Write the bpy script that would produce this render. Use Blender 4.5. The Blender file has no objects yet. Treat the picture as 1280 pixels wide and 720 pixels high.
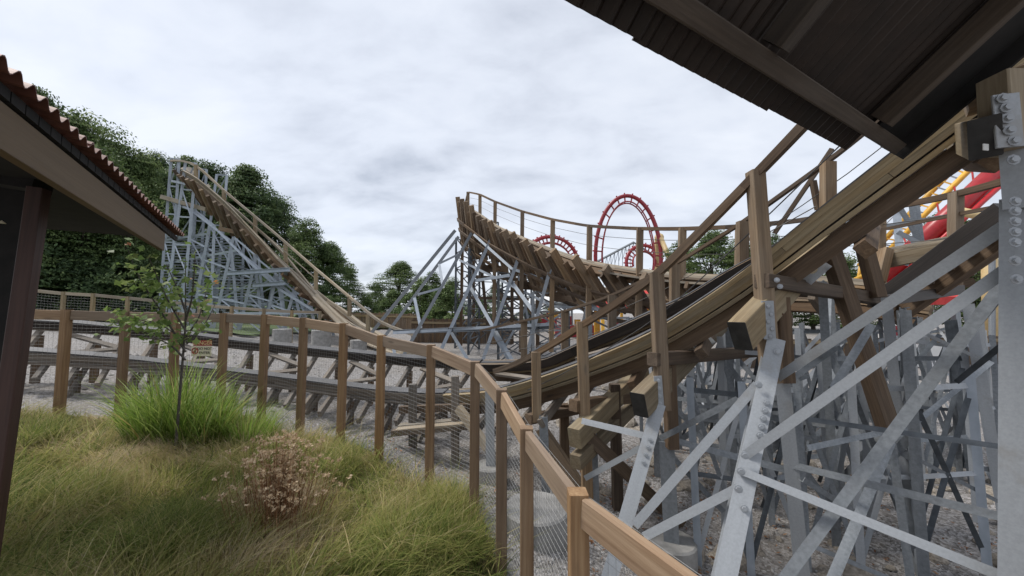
import bpy, math, random
import numpy as np
from mathutils import Vector, Matrix, noise as mnoise
R = math.radians
random.seed(7); rng = np.random.default_rng(7)
scene = bpy.context.scene
COL = scene.collection
# ------------------------------------------------------------------ camera
# eye is the origin of the survey; heights are metres relative to the eye until the shift at the end
FPX, PITCH = 462.2, R(3.8)
CAM = bpy.data.objects.new('camera', bpy.data.cameras.new('camera')); COL.objects.link(CAM)
CAM.data.lens = 13.0; CAM.data.sensor_width = 36.0; CAM.data.sensor_fit = 'HORIZONTAL'
CAM.data.clip_start = .05; CAM.data.clip_end = 3000
CAM.rotation_euler = (R(90) + PITCH, 0, 0)
scene.camera = CAM
EYE = 2.7
# ------------------------------------------------------------------ sky
SUN_EL, SUN_AZ = R(57), R(284)       # high on the left, veiled by cloud
W = bpy.data.worlds.new('World'); scene.world = W; W.use_nodes = True
nt = W.node_tree; nt.nodes.clear()
def N_(t, **k):
    n = nt.nodes.new(t)
    for a, b in k.items(): setattr(n, a, b)
    return n
out = N_('ShaderNodeOutputWorld')
sky = N_('ShaderNodeTexSky', sky_type='NISHITA', sun_disc=False)
sky.sun_elevation = SUN_EL; sky.sun_rotation = SUN_AZ
bg1 = N_('ShaderNodeBackground'); bg1.inputs[1].default_value = .10
nt.links.new(sky.outputs[0], bg1.inputs[0])
tc = N_('ShaderNodeTexCoord'); sep = N_('ShaderNodeSeparateXYZ'); nt.links.new(tc.outputs['Generated'], sep.inputs[0])
def math_(op, a, b=None):
    n = N_('ShaderNodeMath', operation=op)
    for i, x in enumerate((a, b)):
        if x is None: continue
        if isinstance(x, (int, float)): n.inputs[i].default_value = x
        else: nt.links.new(x, n.inputs[i])
    return n.outputs[0]
zc = math_('ADD', math_('MAXIMUM', sep.outputs[2], 0.0), .34)
comb = N_('ShaderNodeCombineXYZ')
nt.links.new(math_('DIVIDE', sep.outputs[0], zc), comb.inputs[0]); nt.links.new(math_('DIVIDE', sep.outputs[1], zc), comb.inputs[1])
def noise_(vec, sc, det, rough, dist=0.0):
    n = N_('ShaderNodeTexNoise'); n.inputs['Scale'].default_value = sc; n.inputs['Detail'].default_value = det
    n.inputs['Roughness'].default_value = rough; n.inputs['Distortion'].default_value = dist
    nt.links.new(vec, n.inputs['Vector']); return n.outputs['Fac']
def ramp_(fac, stops):
    r = N_('ShaderNodeValToRGB'); e = r.color_ramp.elements
    while len(e) < len(stops): e.new(.5)
    for el, (p, c) in zip(e, stops): el.position = p; el.color = (*c, 1)
    nt.links.new(fac, r.inputs[0]); return r.outputs[0]
mp = N_('ShaderNodeMapping'); mp.inputs['Rotation'].default_value = (0, 0, R(35)); mp.inputs['Scale'].default_value = (1.0, 1.7, 1); mp.inputs['Location'].default_value = (.35, .2, 0)
nt.links.new(comb.outputs[0], mp.inputs[0])
big = noise_(mp.outputs[0], .8, 3, .5, .3); med = noise_(mp.outputs[0], 3.2, 8, .54, .2)
cl = math_('ADD', math_('MULTIPLY', big, .5), math_('MULTIPLY', med, .5))
ccol = ramp_(cl, [(.34, (.315, .34, .39)), (.42, (.41, .435, .487)), (.50, (.475, .502, .555)), (.62, (.54, .562, .605))])
bg2 = N_('ShaderNodeBackground'); nt.links.new(ccol, bg2.inputs[0]); bg2.inputs[1].default_value = .90
mix = N_('ShaderNodeMixShader'); mix.inputs[0].default_value = .9
nt.links.new(bg1.outputs[0], mix.inputs[1]); nt.links.new(bg2.outputs[0], mix.inputs[2]); nt.links.new(mix.outputs[0], out.inputs[0])
sun = bpy.data.objects.new('sun', bpy.data.lights.new('sun', 'SUN')); COL.objects.link(sun)
sun.data.energy = 1.5; sun.data.angle = R(14); sun.data.color = (1, .965, .91)
sun.rotation_euler = Vector((math.sin(SUN_AZ) * math.cos(SUN_EL), math.cos(SUN_AZ) * math.cos(SUN_EL), math.sin(SUN_EL))).to_track_quat('Z', 'Y').to_euler()
vs = scene.view_settings; vs.view_transform = 'Standard'; vs.look = 'None'; vs.exposure = 0.95; vs.gamma = 1.0; vs.use_curve_mapping = False
# ------------------------------------------------------------------ survey: a sight line and a distance give a point
def ray(px, py):
    dx, dy = (px - 640) / FPX, (360 - py) / FPX
    return Vector((dx, math.cos(PITCH) - math.sin(PITCH) * dy, math.sin(PITCH) + math.cos(PITCH) * dy))
def P(px, py, Y):
    d = ray(px, py); return d * (Y / d.y)
def PZ(px, py, z):
    d = ray(px, py); return d * (z / d.z)
# ------------------------------------------------------------------ materials
def mat(name):
    m = bpy.data.materials.new(name); m.use_nodes = True
    return m, m.node_tree, m.node_tree.nodes['Principled BSDF']
class NB:
    def __init__(s, t): s.t = t
    def n(s, ty, ins=None, **k):
        n = s.t.nodes.new(ty)
        for a, b in k.items(): setattr(n, a, b)
        for a, b in (ins or {}).items():
            if hasattr(b, 'is_linked'): s.t.links.new(b, n.inputs[a])
            else: n.inputs[a].default_value = b
        return n
    def math(s, op, a, b=0.0): return s.n('ShaderNodeMath', {0: a, 1: b}, operation=op).outputs[0]
    def noise(s, v, sc, det=4, ro=.55, di=0.0): return s.n('ShaderNodeTexNoise', {'Vector': v, 'Scale': sc, 'Detail': det, 'Roughness': ro, 'Distortion': di}).outputs['Fac']
    def map(s, v, sc=(1, 1, 1), loc=(0, 0, 0)): return s.n('ShaderNodeMapping', {'Vector': v, 'Scale': sc, 'Location': loc}).outputs[0]
    def ramp(s, f, st, interp='LINEAR'):
        r = s.n('ShaderNodeValToRGB'); r.color_ramp.interpolation = interp; e = r.color_ramp.elements
        while len(e) < len(st): e.new(.5)
        for el, (p, c) in zip(e, st): el.position = p; el.color = (*c, 1)
        s.t.links.new(f, r.inputs[0]); return r.outputs[0]
    def mixc(s, f, a, b, bt='MIX'):
        n = s.n('ShaderNodeMix', data_type='RGBA', blend_type=bt)
        for i, x in ((0, f), (6, a), (7, b)):
            if hasattr(x, 'is_linked'): s.t.links.new(x, n.inputs[i])
            else: n.inputs[i].default_value = x if i == 0 else ((*x, 1) if len(x) == 3 else x)
        return n.outputs[2]
    def attr(s, name): return s.n('ShaderNodeAttribute', attribute_name=name)
    def bump(s, h, st, di, bsdf):
        b = s.n('ShaderNodeBump', {'Height': h, 'Strength': st, 'Distance': di}); s.t.links.new(b.outputs[0], bsdf.inputs['Normal'])
def wood(name, dark, mid, light, rough=.75, grey=.0, greyc=(.33, .31, .28), knots=True):
    m, t, b = mat(name); q = NB(t)
    g = q.attr('gr').outputs['Vector']; tone = q.attr('tone').outputs['Fac']
    warp = q.noise(q.map(g, (.8, 5, 5)), 1.0, 3)
    gv = q.n('ShaderNodeVectorMath', {0: g, 1: q.n('ShaderNodeCombineXYZ', {1: q.math('MULTIPLY', warp, .06), 2: q.math('MULTIPLY', warp, .05)}).outputs[0]}, operation='ADD').outputs[0]
    fine = q.noise(q.map(gv, (1.6, 55, 55)), 1.0, 5, .65)
    band = q.noise(q.map(gv, (.7, 16, 16)), 1.0, 3, .5, .4)
    blot = q.noise(q.map(g, (1.2, 2.5, 2.5)), 1.0, 4, .6)
    f = q.math('ADD', q.math('MULTIPLY', fine, .45), q.math('ADD', q.math('MULTIPLY', band, .35), q.math('MULTIPLY', blot, .2)))
    c = q.ramp(f, [(.33, dark), (.5, mid), (.67, light)])
    if knots:
        vo = q.n('ShaderNodeTexVoronoi', {'Vector': q.map(g, (1.5, 6, 6)), 'Scale': 1.0}).outputs['Distance']
        kn = q.ramp(vo, [(.05, (1, 1, 1)), (.13, (0, 0, 0))])
        c = q.mixc(q.math('MULTIPLY', kn, .7), c, tuple(x * .45 for x in dark))
    if grey > 0:
        gm = q.ramp(q.noise(q.map(g, (.9, 3, 3), (7, 3, 1)), 1.0, 5, .65), [(.38, (0, 0, 0)), (.66, (1, 1, 1))])
        c = q.mixc(q.math('MULTIPLY', gm, grey), c, greyc)
    hs = q.n('ShaderNodeHueSaturation', {'Color': c, 'Value': q.math('ADD', .72, q.math('MULTIPLY', tone, .56)), 'Saturation': q.math('ADD', .85, q.math('MULTIPLY', tone, .25))})
    t.links.new(hs.outputs[0], b.inputs['Base Color']); b.inputs['Roughness'].default_value = rough
    q.bump(q.math('ADD', fine, q.math('MULTIPLY', band, .6)), .45, .004, b)
    return m
def metal(name, c0, c1, rough=.5, metallic=.35, scale=9, wear=None):
    m, t, b = mat(name); q = NB(t)
    g = q.attr('gr').outputs['Vector']; tone = q.attr('tone').outputs['Fac']
    n1 = q.noise(g, scale, 5, .6); n2 = q.noise(q.map(g, (.5, 9, 9)), 1.5, 4)
    f = q.math('ADD', q.math('MULTIPLY', n1, .65), q.math('MULTIPLY', n2, .35))
    c = q.ramp(f, [(.36, c0), (.62, c1)])
    if wear:
        w = q.ramp(q.noise(g, 2.3, 6, .7), [(.56, (0, 0, 0)), (.66, (1, 1, 1))])
        c = q.mixc(q.math('MULTIPLY', w, .4), c, wear)
    hs = q.n('ShaderNodeHueSaturation', {'Color': c, 'Value': q.math('ADD', .82, q.math('MULTIPLY', tone, .36))})
    t.links.new(hs.outputs[0], b.inputs['Base Color'])
    t.links.new(q.math('ADD', rough - .12, q.math('MULTIPLY', n1, .25)), b.inputs['Roughness']); b.inputs['Metallic'].default_value = metallic
    q.bump(n1, .12, .003, b)
    return m
def plain(name, c0, c1, rough=.6, scale=6.0, bump=.2, metallic=0.0):
    m, t, b = mat(name); q = NB(t)
    g = q.n('ShaderNodeTexCoord').outputs['Object']; n1 = q.noise(g, scale, 6, .6)
    t.links.new(q.ramp(n1, [(.35, c0), (.65, c1)]), b.inputs['Base Color']); b.inputs['Roughness'].default_value = rough; b.inputs['Metallic'].default_value = metallic
    q.bump(n1, bump, .01, b); return m
def leafy(name, stops, rough=.6, trans=.38):
    m, t, b = mat(name); q = NB(t)
    tone = q.attr('tone').outputs['Fac']
    c = q.ramp(tone, stops); t.links.new(c, b.inputs['Base Color']); b.inputs['Roughness'].default_value = rough
    b.inputs['Specular IOR Level'].default_value = .25
    tr = q.n('ShaderNodeBsdfTranslucent', {'Color': c}); mx = q.n('ShaderNodeMixShader', {0: trans, 1: b.outputs[0], 2: tr.outputs[0]})
    t.links.new(mx.outputs[0], t.nodes['Material Output'].inputs[0]); return m
M = {}
M['fence'] = wood('fence_timber', (.12, .064, .028), (.235, .138, .068), (.35, .23, .125), .75, .2, (.28, .22, .16))
M['rail_new'] = wood('fence_rail_timber', (.16, .095, .055), (.275, .185, .118), (.39, .285, .195), .75, .3, (.34, .28, .21))
M['timber'] = wood('weathered_coaster_timber', (.085, .052, .028), (.185, .122, .070), (.31, .225, .14), .8, .35, (.255, .225, .18))
M['timber_tan'] = wood('tan_treated_timber', (.11, .074, .036), (.215, .155, .085), (.33, .26, .16), .8, .4, (.27, .25, .185))
M['timber_dark'] = wood('dark_stained_timber', (.045, .026, .014), (.105, .064, .035), (.19, .13, .08), .8, .2, (.17, .145, .115))
M['grease'] = wood('greased_timber', (.012, .009, .008), (.030, .022, .018), (.06, .045, .035), .5, .0)
M['grey_timber'] = wood('greyed_track_timber', (.07, .054, .040), (.145, .118, .092), (.26, .22, .175), .85, .4, (.235, .22, .2))
M['deck'] = wood('pale_deck_timber', (.17, .13, .085), (.29, .235, .165), (.42, .35, .26), .85, .45, (.36, .33, .28))
M['lumber_end'] = plain('black_end_sealer', (.012, .011, .010), (.03, .028, .026), .6, 14)
M['wall_wood'] = wood('brown_stained_board', (.018, .007, .004), (.05, .018, .011), (.085, .034, .022), .6, .1, (.10, .055, .04))
M['rafter'] = wood('roof_timber', (.028, .018, .011), (.056, .038, .024), (.095, .068, .047), .8, .1)
M['fascia'] = wood('tan_fascia_board', (.088, .055, .022), (.105, .066, .028), (.12, .078, .035), .7, .0, knots=False)
M['steel'] = metal('galvanised_steel', (.335, .352, .37), (.405, .425, .448), .55, .15, 60, (.27, .25, .22))
M['steel_dull'] = metal('dull_galvanised_steel', (.17, .185, .20), (.27, .29, .31), .55, .15, 30, (.15, .15, .15))
M['steel_dark'] = metal('dark_weathered_steel', (.055, .062, .070), (.13, .145, .16), .55, .3, 7)
M['steel_blue'] = metal('pale_galvanised_steel', (.29, .33, .375), (.40, .44, .49), .55, .12, 5)
M['runner'] = metal('polished_running_steel', (.045, .044, .046), (.10, .10, .108), .6, .1, 6, (.05, .042, .038))
M['wire'] = metal('fence_wire', (.22, .22, .215), (.31, .31, .30), .6, .1, 4)
M['cable'] = metal('dark_cable', (.05, .048, .045), (.11, .105, .10), .55, .4, 4)
M['red'] = metal('red_painted_steel', (.24, .015, .024), (.36, .028, .04), .4, .0, 4)
M['red_bright'] = metal('bright_red_painted_steel', (.36, .010, .014), (.48, .022, .026), .35, .0, 4)
M['yellow'] = metal('yellow_painted_steel', (.62, .33, .035), (.78, .45, .06), .45, .0, 4)
M['cream_steel'] = metal('cream_painted_steel', (.50, .36, .16), (.62, .46, .24), .5, .0, 4)
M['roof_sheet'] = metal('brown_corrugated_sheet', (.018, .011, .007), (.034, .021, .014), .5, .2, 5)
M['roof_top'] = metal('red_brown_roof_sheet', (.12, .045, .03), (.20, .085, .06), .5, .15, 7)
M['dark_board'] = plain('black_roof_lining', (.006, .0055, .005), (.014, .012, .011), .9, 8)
M['concrete'] = plain('footing_concrete', (.21, .205, .195), (.34, .33, .315), .9, 5, .35)
M['stone'] = plain('rubble_stone', (.17, .145, .115), (.38, .335, .28), .9, 3.5, .6)
M['pebble'] = leafy('gravel_pebbles', [(0, (.17, .157, .145)), (.5, (.30, .285, .27)), (1, (.47, .455, .44))], .9, .0)
M['bark'] = plain('tree_bark', (.045, .035, .027), (.13, .105, .08), .9, 9, .8)
M['twig'] = plain('sapling_bark', (.06, .052, .045), (.13, .115, .10), .8, 30, .4)
M['leaf_dark'] = leafy('forest_leaf', [(0, (.034, .058, .03)), (.4, (.105, .162, .068)), (.75, (.19, .255, .10)), (1, (.26, .32, .13))])
M['leaf_mid'] = leafy('woodland_leaf', [(0, (.045, .072, .03)), (.4, (.115, .172, .062)), (.75, (.19, .255, .09)), (1, (.26, .32, .13))])
M['leaf_sap'] = leafy('sapling_leaf', [(0, (.10, .17, .045)), (.6, (.22, .31, .09)), (.93, (.33, .39, .14)), (.96, (.45, .24, .08)), (1, (.55, .16, .14))], .5, .4)
M['grass'] = leafy('meadow_grass', [(0, (.09, .145, .035)), (.22, (.25, .305, .075)), (.46, (.45, .42, .15)), (.7, (.62, .50, .27)), (1, (.74, .62, .44))], .7, .5)
M['lush'] = leafy('fresh_reed_grass', [(0, (.09, .16, .025)), (.5, (.25, .38, .065)), (.85, (.42, .50, .14)), (1, (.5, .42, .15))], .5, .45)
M['dry_stem'] = leafy('dry_brown_stem', [(0, (.12, .05, .022)), (.5, (.26, .125, .06)), (1, (.40, .23, .12))], .8, .2)
M['dry_head'] = leafy('dry_flower_head', [(0, (.30, .19, .10)), (.5, (.55, .40, .25)), (1, (.74, .60, .42))], .9, .3)
M['canvas_red'] = plain('red_canopy_cloth', (.45, .03, .03), (.60, .06, .05), .8, 3)
M['paint_white'] = plain('white_paint', (.68, .67, .64), (.78, .77, .75), .6, 3)
M['paint_cream'] = plain('cream_paint', (.70, .64, .46), (.78, .72, .55), .6, 6)
M['paint_black'] = plain('black_paint', (.012, .011, .011), (.02, .018, .018), .5, 6)
M['paint_red'] = plain('sign_red_paint', (.30, .03, .02), (.40, .05, .03), .5, 6)
M['paint_yellow'] = plain('sign_yellow_paint', (.80, .62, .30), (.85, .70, .38), .5, 6)
M['paint_blue'] = plain('blue_paint', (.05, .17, .32), (.08, .24, .42), .5, 4)
M['paint_teal'] = plain('dull_roof_paint', (.09, .10, .10), (.16, .17, .17), .7, 4)
def ground_mat():
    m, t, b = mat('gravel_ground'); q = NB(t); g = q.n('ShaderNodeTexCoord').outputs['Object']
    v = q.n('ShaderNodeTexVoronoi', {'Vector': g, 'Scale': 34.0}); fine = v.outputs['Color']
    sv = q.n('ShaderNodeSeparateXYZ', {0: fine}).outputs[0]
    peb = q.ramp(sv, [(0, (.14, .128, .117)), (.5, (.265, .25, .238)), (1, (.42, .40, .39))])
    big = q.noise(g, .35, 5, .6); dirt = q.ramp(big, [(.42, (0, 0, 0)), (.62, (1, 1, 1))])
    c = q.mixc(q.math('MULTIPLY', dirt, .35), peb, (.24, .205, .165))
    t.links.new(c, b.inputs['Base Color']); b.inputs['Roughness'].default_value = .95
    q.bump(q.math('ADD', v.outputs['Distance'], q.noise(g, 9, 4)), .7, .03, b); return m
M['ground'] = ground_mat()
def lawn_mat(name, cs):
    m, t, b = mat(name); q = NB(t); g = q.n('ShaderNodeTexCoord').outputs['Object']
    n = q.math('ADD', q.math('MULTIPLY', q.noise(g, .5, 5), .5), q.math('MULTIPLY', q.noise(g, 14, 6, .7), .5))
    t.links.new(q.ramp(n, cs), b.inputs['Base Color']); b.inputs['Roughness'].default_value = .9; q.bump(q.noise(g, 30, 4), .8, .05, b); return m
M['lawn'] = lawn_mat('mown_lawn', [(.35, (.045, .085, .022)), (.5, (.085, .135, .04)), (.66, (.16, .185, .075))])
M['soil'] = lawn_mat('thatch_soil', [(.35, (.10, .085, .04)), (.5, (.17, .145, .07)), (.66, (.25, .21, .12))])
# ------------------------------------------------------------------ mesh builder
OFFS = {}
class MB:
    def __init__(s): s.v = []; s.f = []; s.g = []; s.t = []
    def add(s, vs, fs, gs=None, tone=None):
        k = len(s.v); tone = random.random() if tone is None else tone
        s.v += [tuple(v) for v in vs]; s.f += [tuple(i + k for i in f) for f in fs]
        s.g += [tuple(x) for x in (gs if gs is not None else vs)]; s.t += [tone] * len(vs)
    def prism(s, prof, p0, p1, up=(0, 0, 1), tone=None, cap=True, taper=1.0):
        p0, p1 = Vector(p0), Vector(p1); t = (p1 - p0); L = t.length; t.normalize(); up = Vector(up)
        r = t.cross(up)
        if r.length < 1e-4: r = t.cross(Vector((0, 1, 0)))
        r.normalize(); u = r.cross(t); n = len(prof)
        o = Vector((random.uniform(0, 60), random.uniform(0, 60), random.uniform(0, 60)))
        vs = [p0 + r * a + u * b for a, b in prof] + [p1 + r * a * taper + u * b * taper for a, b in prof]
        gs = [o + Vector((0, a, b)) for a, b in prof] + [o + Vector((L, a, b)) for a, b in prof]
        fs = [(i, (i + 1) % n, n + (i + 1) % n, n + i) for i in range(n)]
        if cap: fs += [tuple(range(n))[::-1], tuple(range(n, 2 * n))]
        s.add(vs, fs, gs, tone); return s
    def beam(s, p0, p1, w, h, up=(0, 0, 1), ch=0.0, tone=None):
        a, b = w / 2, h / 2
        if ch: prof = [(-a + ch, -b), (a - ch, -b), (a, -b + ch), (a, b - ch), (a - ch, b), (-a + ch, b), (-a, b - ch), (-a, -b + ch)]
        else: prof = [(-a, -b), (a, -b), (a, b), (-a, b)]
        return s.prism(prof, p0, p1, up, tone)
    def tube(s, p0, p1, r, n=8, tone=None, taper=1.0):
        return s.prism([(r * math.cos(2 * math.pi * i / n), r * math.sin(2 * math.pi * i / n)) for i in range(n)], p0, p1, (0.013, .02, 1), tone, True, taper)
    def angle(s, p0, p1, w, face=None, th=.009, fl=.05, tone=None):
        # L section: broad leg faces `face`
        mid = (Vector(p0) + Vector(p1)) / 2; face = Vector(face) if face is not None else -mid
        return s.prism([(-w / 2, 0), (w / 2, 0), (w / 2, -fl), (w / 2 - th, -fl), (w / 2 - th, -th), (-w / 2, -th)], p0, p1, face, tone)
    def hsec(s, p0, p1, w, d, face=None, th=.014, tone=None):
        mid = (Vector(p0) + Vector(p1)) / 2; face = Vector(face) if face is not None else -mid
        a, b, k = w / 2, d / 2, th / 2
        return s.prism([(-a, -b), (a, -b), (a, -b + th), (k, -b + th), (k, b - th), (a, b - th), (a, b), (-a, b), (-a, b - th), (-k, b - th), (-k, -b + th), (-a, -b + th)], p0, p1, face, tone)
    def path(s, pts, r, n=6, tone=None):
        pts = [Vector(p) for p in pts]; rings = []; L = 0; gs = []; o = random.uniform(0, 50)
        for i, p in enumerate(pts):
            t = (pts[min(i + 1, len(pts) - 1)] - pts[max(i - 1, 0)]).normalized()
            a = t.cross(Vector((.02, .01, 1)));
            if a.length < 1e-3: a = t.cross(Vector((0, 1, 0)))
            a.normalize(); b = a.cross(t); rr = r[i] if isinstance(r, (list, tuple)) else r
            if i: L += (p - pts[i - 1]).length
            for k in range(n):
                an = 2 * math.pi * k / n; rings.append(p + a * rr * math.cos(an) + b * rr * math.sin(an)); gs.append((o + L, rr * math.cos(an) + o, rr * math.sin(an)))
        fs = [(i * n + k, i * n + (k + 1) % n, (i + 1) * n + (k + 1) % n, (i + 1) * n + k) for i in range(len(pts) - 1) for k in range(n)]
        fs += [tuple(range(n))[::-1], tuple(range((len(pts) - 1) * n, len(pts) * n))]
        s.add(rings, fs, gs, tone); return s
    def cyl(s, c, r, h, n=20, r2=None, bev=.02):
        r2 = r2 or r; c = Vector(c); prof = [(r, 0), (r2, h - bev), (r2 - bev, h)]; vs = []; fs = []
        for rr, z in prof:
            for k in range(n): a = 2 * math.pi * k / n; vs.append(c + Vector((rr * math.cos(a), rr * math.sin(a), z)))
        for j in range(2): fs += [(j * n + k, j * n + (k + 1) % n, (j + 1) * n + (k + 1) % n, (j + 1) * n + k) for k in range(n)]
        fs += [tuple(range(2 * n, 3 * n)), tuple(range(n))[::-1]]
        s.add(vs, fs); return s
    def sweep(s, fr, lat0, lat1, up0, up1, tone=None, jit=0.0):
        # fr: list of (point, lateral, up, arclength)
        o = random.uniform(0, 60); vs = []; gs = []
        j0, j1 = random.uniform(-jit, jit), random.uniform(-jit, jit)
        for p, la, u, L in fr:
            for a, b in ((lat0 + j0, up0), (lat1 + j1, up0), (lat1 + j1, up1), (lat0 + j0, up1)):
                vs.append(p + la * a + u * b); gs.append((o + L, o + a, o + b))
        n = len(fr); fs = [(i * 4 + k, i * 4 + (k + 1) % 4, (i + 1) * 4 + (k + 1) % 4, (i + 1) * 4 + k) for i in range(n - 1) for k in range(4)]
        fs += [(3, 2, 1, 0), tuple((n - 1) * 4 + k for k in range(4))]
        s.add(vs, fs, gs, tone); return s
    def build(s, name, m, parent=None, label=None, kind=None, smooth=False, off=None):
        o = mesh_obj(name, s.v, s.f, s.g, s.t, m, parent, smooth, off)
        if label: o['label'] = label
        if kind: o['kind'] = kind
        return o
def mesh_obj(name, v, f, g, t, m, parent=None, smooth=False, off=None):
    if parent is not None: L = OFFS[parent.name]
    else: L = Vector(off) if off is not None else Vector((0, 0, 0))
    v = np.asarray(v, dtype=np.float64).reshape(-1, 3) - np.array(L)
    me = bpy.data.meshes.new(name); me.from_pydata(v.tolist() if not isinstance(f, np.ndarray) else [], [], f if not isinstance(f, np.ndarray) else [])
    if isinstance(f, np.ndarray):
        k = f.shape[1]; me.vertices.add(len(v)); me.vertices.foreach_set('co', v.astype(np.float32).ravel())
        me.loops.add(f.size); me.loops.foreach_set('vertex_index', f.astype(np.int32).ravel())
        me.polygons.add(len(f)); me.polygons.foreach_set('loop_start', (np.arange(len(f)) * k).astype(np.int32))
        me.update(calc_edges=True)
    a = me.attributes.new('tone', 'FLOAT', 'POINT'); a.data.foreach_set('value', np.asarray(t, dtype=np.float32))
    if g is not None:
        a = me.attributes.new('gr', 'FLOAT_VECTOR', 'POINT'); a.data.foreach_set('vector', np.asarray(g, dtype=np.float32).ravel())
    (me.shade_smooth if smooth else me.shade_flat)()
    me.materials.append(m)
    o = bpy.data.objects.new(name, me); COL.objects.link(o)
    if parent is not None: o.parent = parent
    else: o.location = L
    OFFS[o.name] = L
    return o
def thing(name, label, cat, loc, group=None):
    o = bpy.data.objects.new(name, None); COL.objects.link(o); o.location = Vector(loc); o.empty_display_size = .2
    o['label'] = label; o['category'] = cat
    if group: o['group'] = group
    OFFS[o.name] = Vector(loc); return o
def tag(o, label, cat, group=None):
    o['label'] = label; o['category'] = cat
    if group: o['group'] = group
    return o
def structure(o): o['kind'] = 'structure'; return o
def stuff(o): o['kind'] = 'stuff'; return o
def bm_(parent, name, p0, p1, w, h, m, up=(0, 0, 1), ch=.004, **k): return MB().beam(p0, p1, w, h, up, ch).build(name, m, parent, **k)
def bolts(parent, pts, face, r=.016, name='bolt', m=None):
    me = None; m = m or M['steel']
    for p in pts:
        p = Vector(p); f = Vector(face).normalized()
        if me is None:
            b = MB(); b.prism([(r * math.cos(i * math.pi / 3), r * math.sin(i * math.pi / 3)) for i in range(6)], (0, 0, 0), f * r * 1.1)
            b.prism([(r * 1.7 * math.cos(i * math.pi / 4), r * 1.7 * math.sin(i * math.pi / 4)) for i in range(8)], (0, 0, 0), f * r * .3)
            me_v, me_f = b.v, b.f
            OFFS['_tmp'] = Vector((0, 0, 0))
            o = mesh_obj(name, b.v, b.f, b.g, b.t, m or M['steel_dull']); me = o.data
        else:
            o = bpy.data.objects.new(name, me); COL.objects.link(o)
        o.parent = parent; o.location = p - OFFS[parent.name]; OFFS[o.name] = p
def shade_as(me, nrm):
    # leaf and blade normals follow the plant they belong to
    me.normals_split_custom_set_from_vertices(nrm.astype(float).tolist())
def orient(v, f, nrm):
    # wind every face so that its side agrees with the normals given for its corners
    a = v[f[:, 1]] - v[f[:, 0]]; b = v[f[:, 2]] - v[f[:, 0]]; ng = np.cross(a, b); m = (ng * nrm[f[:, 0]]).sum(1) < 0
    f = f.copy(); f[m] = f[m][:, ::-1]; return f
def vnoise(x, y, sc, seed=0):
    return np.array([mnoise.noise(Vector((a * sc + seed * 17.3, b * sc - seed * 5.1, seed * 3.7))) for a, b in zip(np.ravel(x), np.ravel(y))]).reshape(np.shape(x))
# ------------------------------------------------------------------ terrain (height relative to the eye)
CP = np.array([(-8, 5.6, -1.5), (-12, 6, -1.3), (-14, 8, -1.25), (-14, 11, -1.35), (-20, 12, -1.2), (-5, 6.2, -1.72), (-9.1, 6.9, -1.42), (-2.6, 5.6, -1.95), (-.42, 4.2, -2.2), (.12, 3, -2.5), (.36, 2, -2.66), (1, 1, -2.75),
    (-6.1, 8.0, -1.95), (-7.8, 7.5, -1.66), (-10, 9.6, -1.5), (-2.7, 7.3, -2.32), (-.5, 6.4, -2.5), (1, 5.3, -2.72), (2.5, 4, -2.85), (4, 3, -2.9), (5, 8, -2.75), (9, 8, -2.7), (12, 14, -2.55), (3, 15, -2.35), (0, 15, -2.2),
    (-4, 14, -2.2), (-10, 22, -2.0), (-18, 18, -1.0), (-24, 18, -.65), (-30, 40, -.8), (-12, 30, -1.3), (10, 30, -2.2), (30, 30, -2.2), (0, 45, -1.6), (-60, 60, 2.5), (-60, 30, 1.5), (60, 60, -2), (0, 90, -1.5),
    (-3.7, 2.7, -2.0), (-1.6, 3.4, -2.18), (-1.5, 1.5, -2.2), (-6, 3.5, -1.9), (0, 0, -2.7), (-3, -2, -2.4), (4, -3, -2.8), (0, -20, -2.6), (40, -20, -2.6), (-40, -20, -2.2), (-30, 5, -1.2), (30, 5, -2.6), (200, 200, -2), (-200, 200, 4), (200, -200, -2), (-200, -200, -2)])
def gz_np(X, Y):
    X = np.asarray(X, float); Y = np.asarray(Y, float)
    d2 = (X[..., None] - CP[:, 0]) ** 2 + (Y[..., None] - CP[:, 1]) ** 2
    w = 1 / (d2 + .25) ** 1.7
    return (w * CP[:, 2]).sum(-1) / w.sum(-1)
def gz(x, y): return float(gz_np(np.array([x]), np.array([y]))[0])
def G(px, py):
    z = -2.2; p = None
    for _ in range(12): p = PZ(px, py, z); z = .5 * z + .5 * min(gz(p.x, p.y), -.3)
    return Vector((p.x, p.y, gz(p.x, p.y)))
def warp(a, lo, hi, p=3): return np.sign(a) * (np.abs(a) ** p)
def sheet(name, xs, ys, m, dz=0.0, mask=None, rough=0.0):
    X, Y = np.meshgrid(xs, ys); Z = gz_np(X, Y) + dz
    if rough: Z = Z + rough * vnoise(X, Y, .9, 3) + rough * .5 * vnoise(X, Y, 2.6, 4)
    nx, ny = len(xs), len(ys); idx = np.arange(nx * ny).reshape(ny, nx)
    f = np.stack([idx[:-1, :-1], idx[:-1, 1:], idx[1:, 1:], idx[1:, :-1]], -1).reshape(-1, 4)
    if mask is not None:
        cx = (X[:-1, :-1] + X[1:, 1:]) / 2; cy = (Y[:-1, :-1] + Y[1:, 1:]) / 2; f = f[mask(cx, cy).ravel()]
    v = np.stack([X, Y, Z], -1).reshape(-1, 3)
    return structure(mesh_obj(name, v, f, None, np.full(len(v), .5), m, smooth=True))
u = np.linspace(-1, 1, 190)
sheet('ground', 18 * u + 900 * u ** 7, 8 + 18 * u + 900 * u ** 7, M['ground'])
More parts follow.
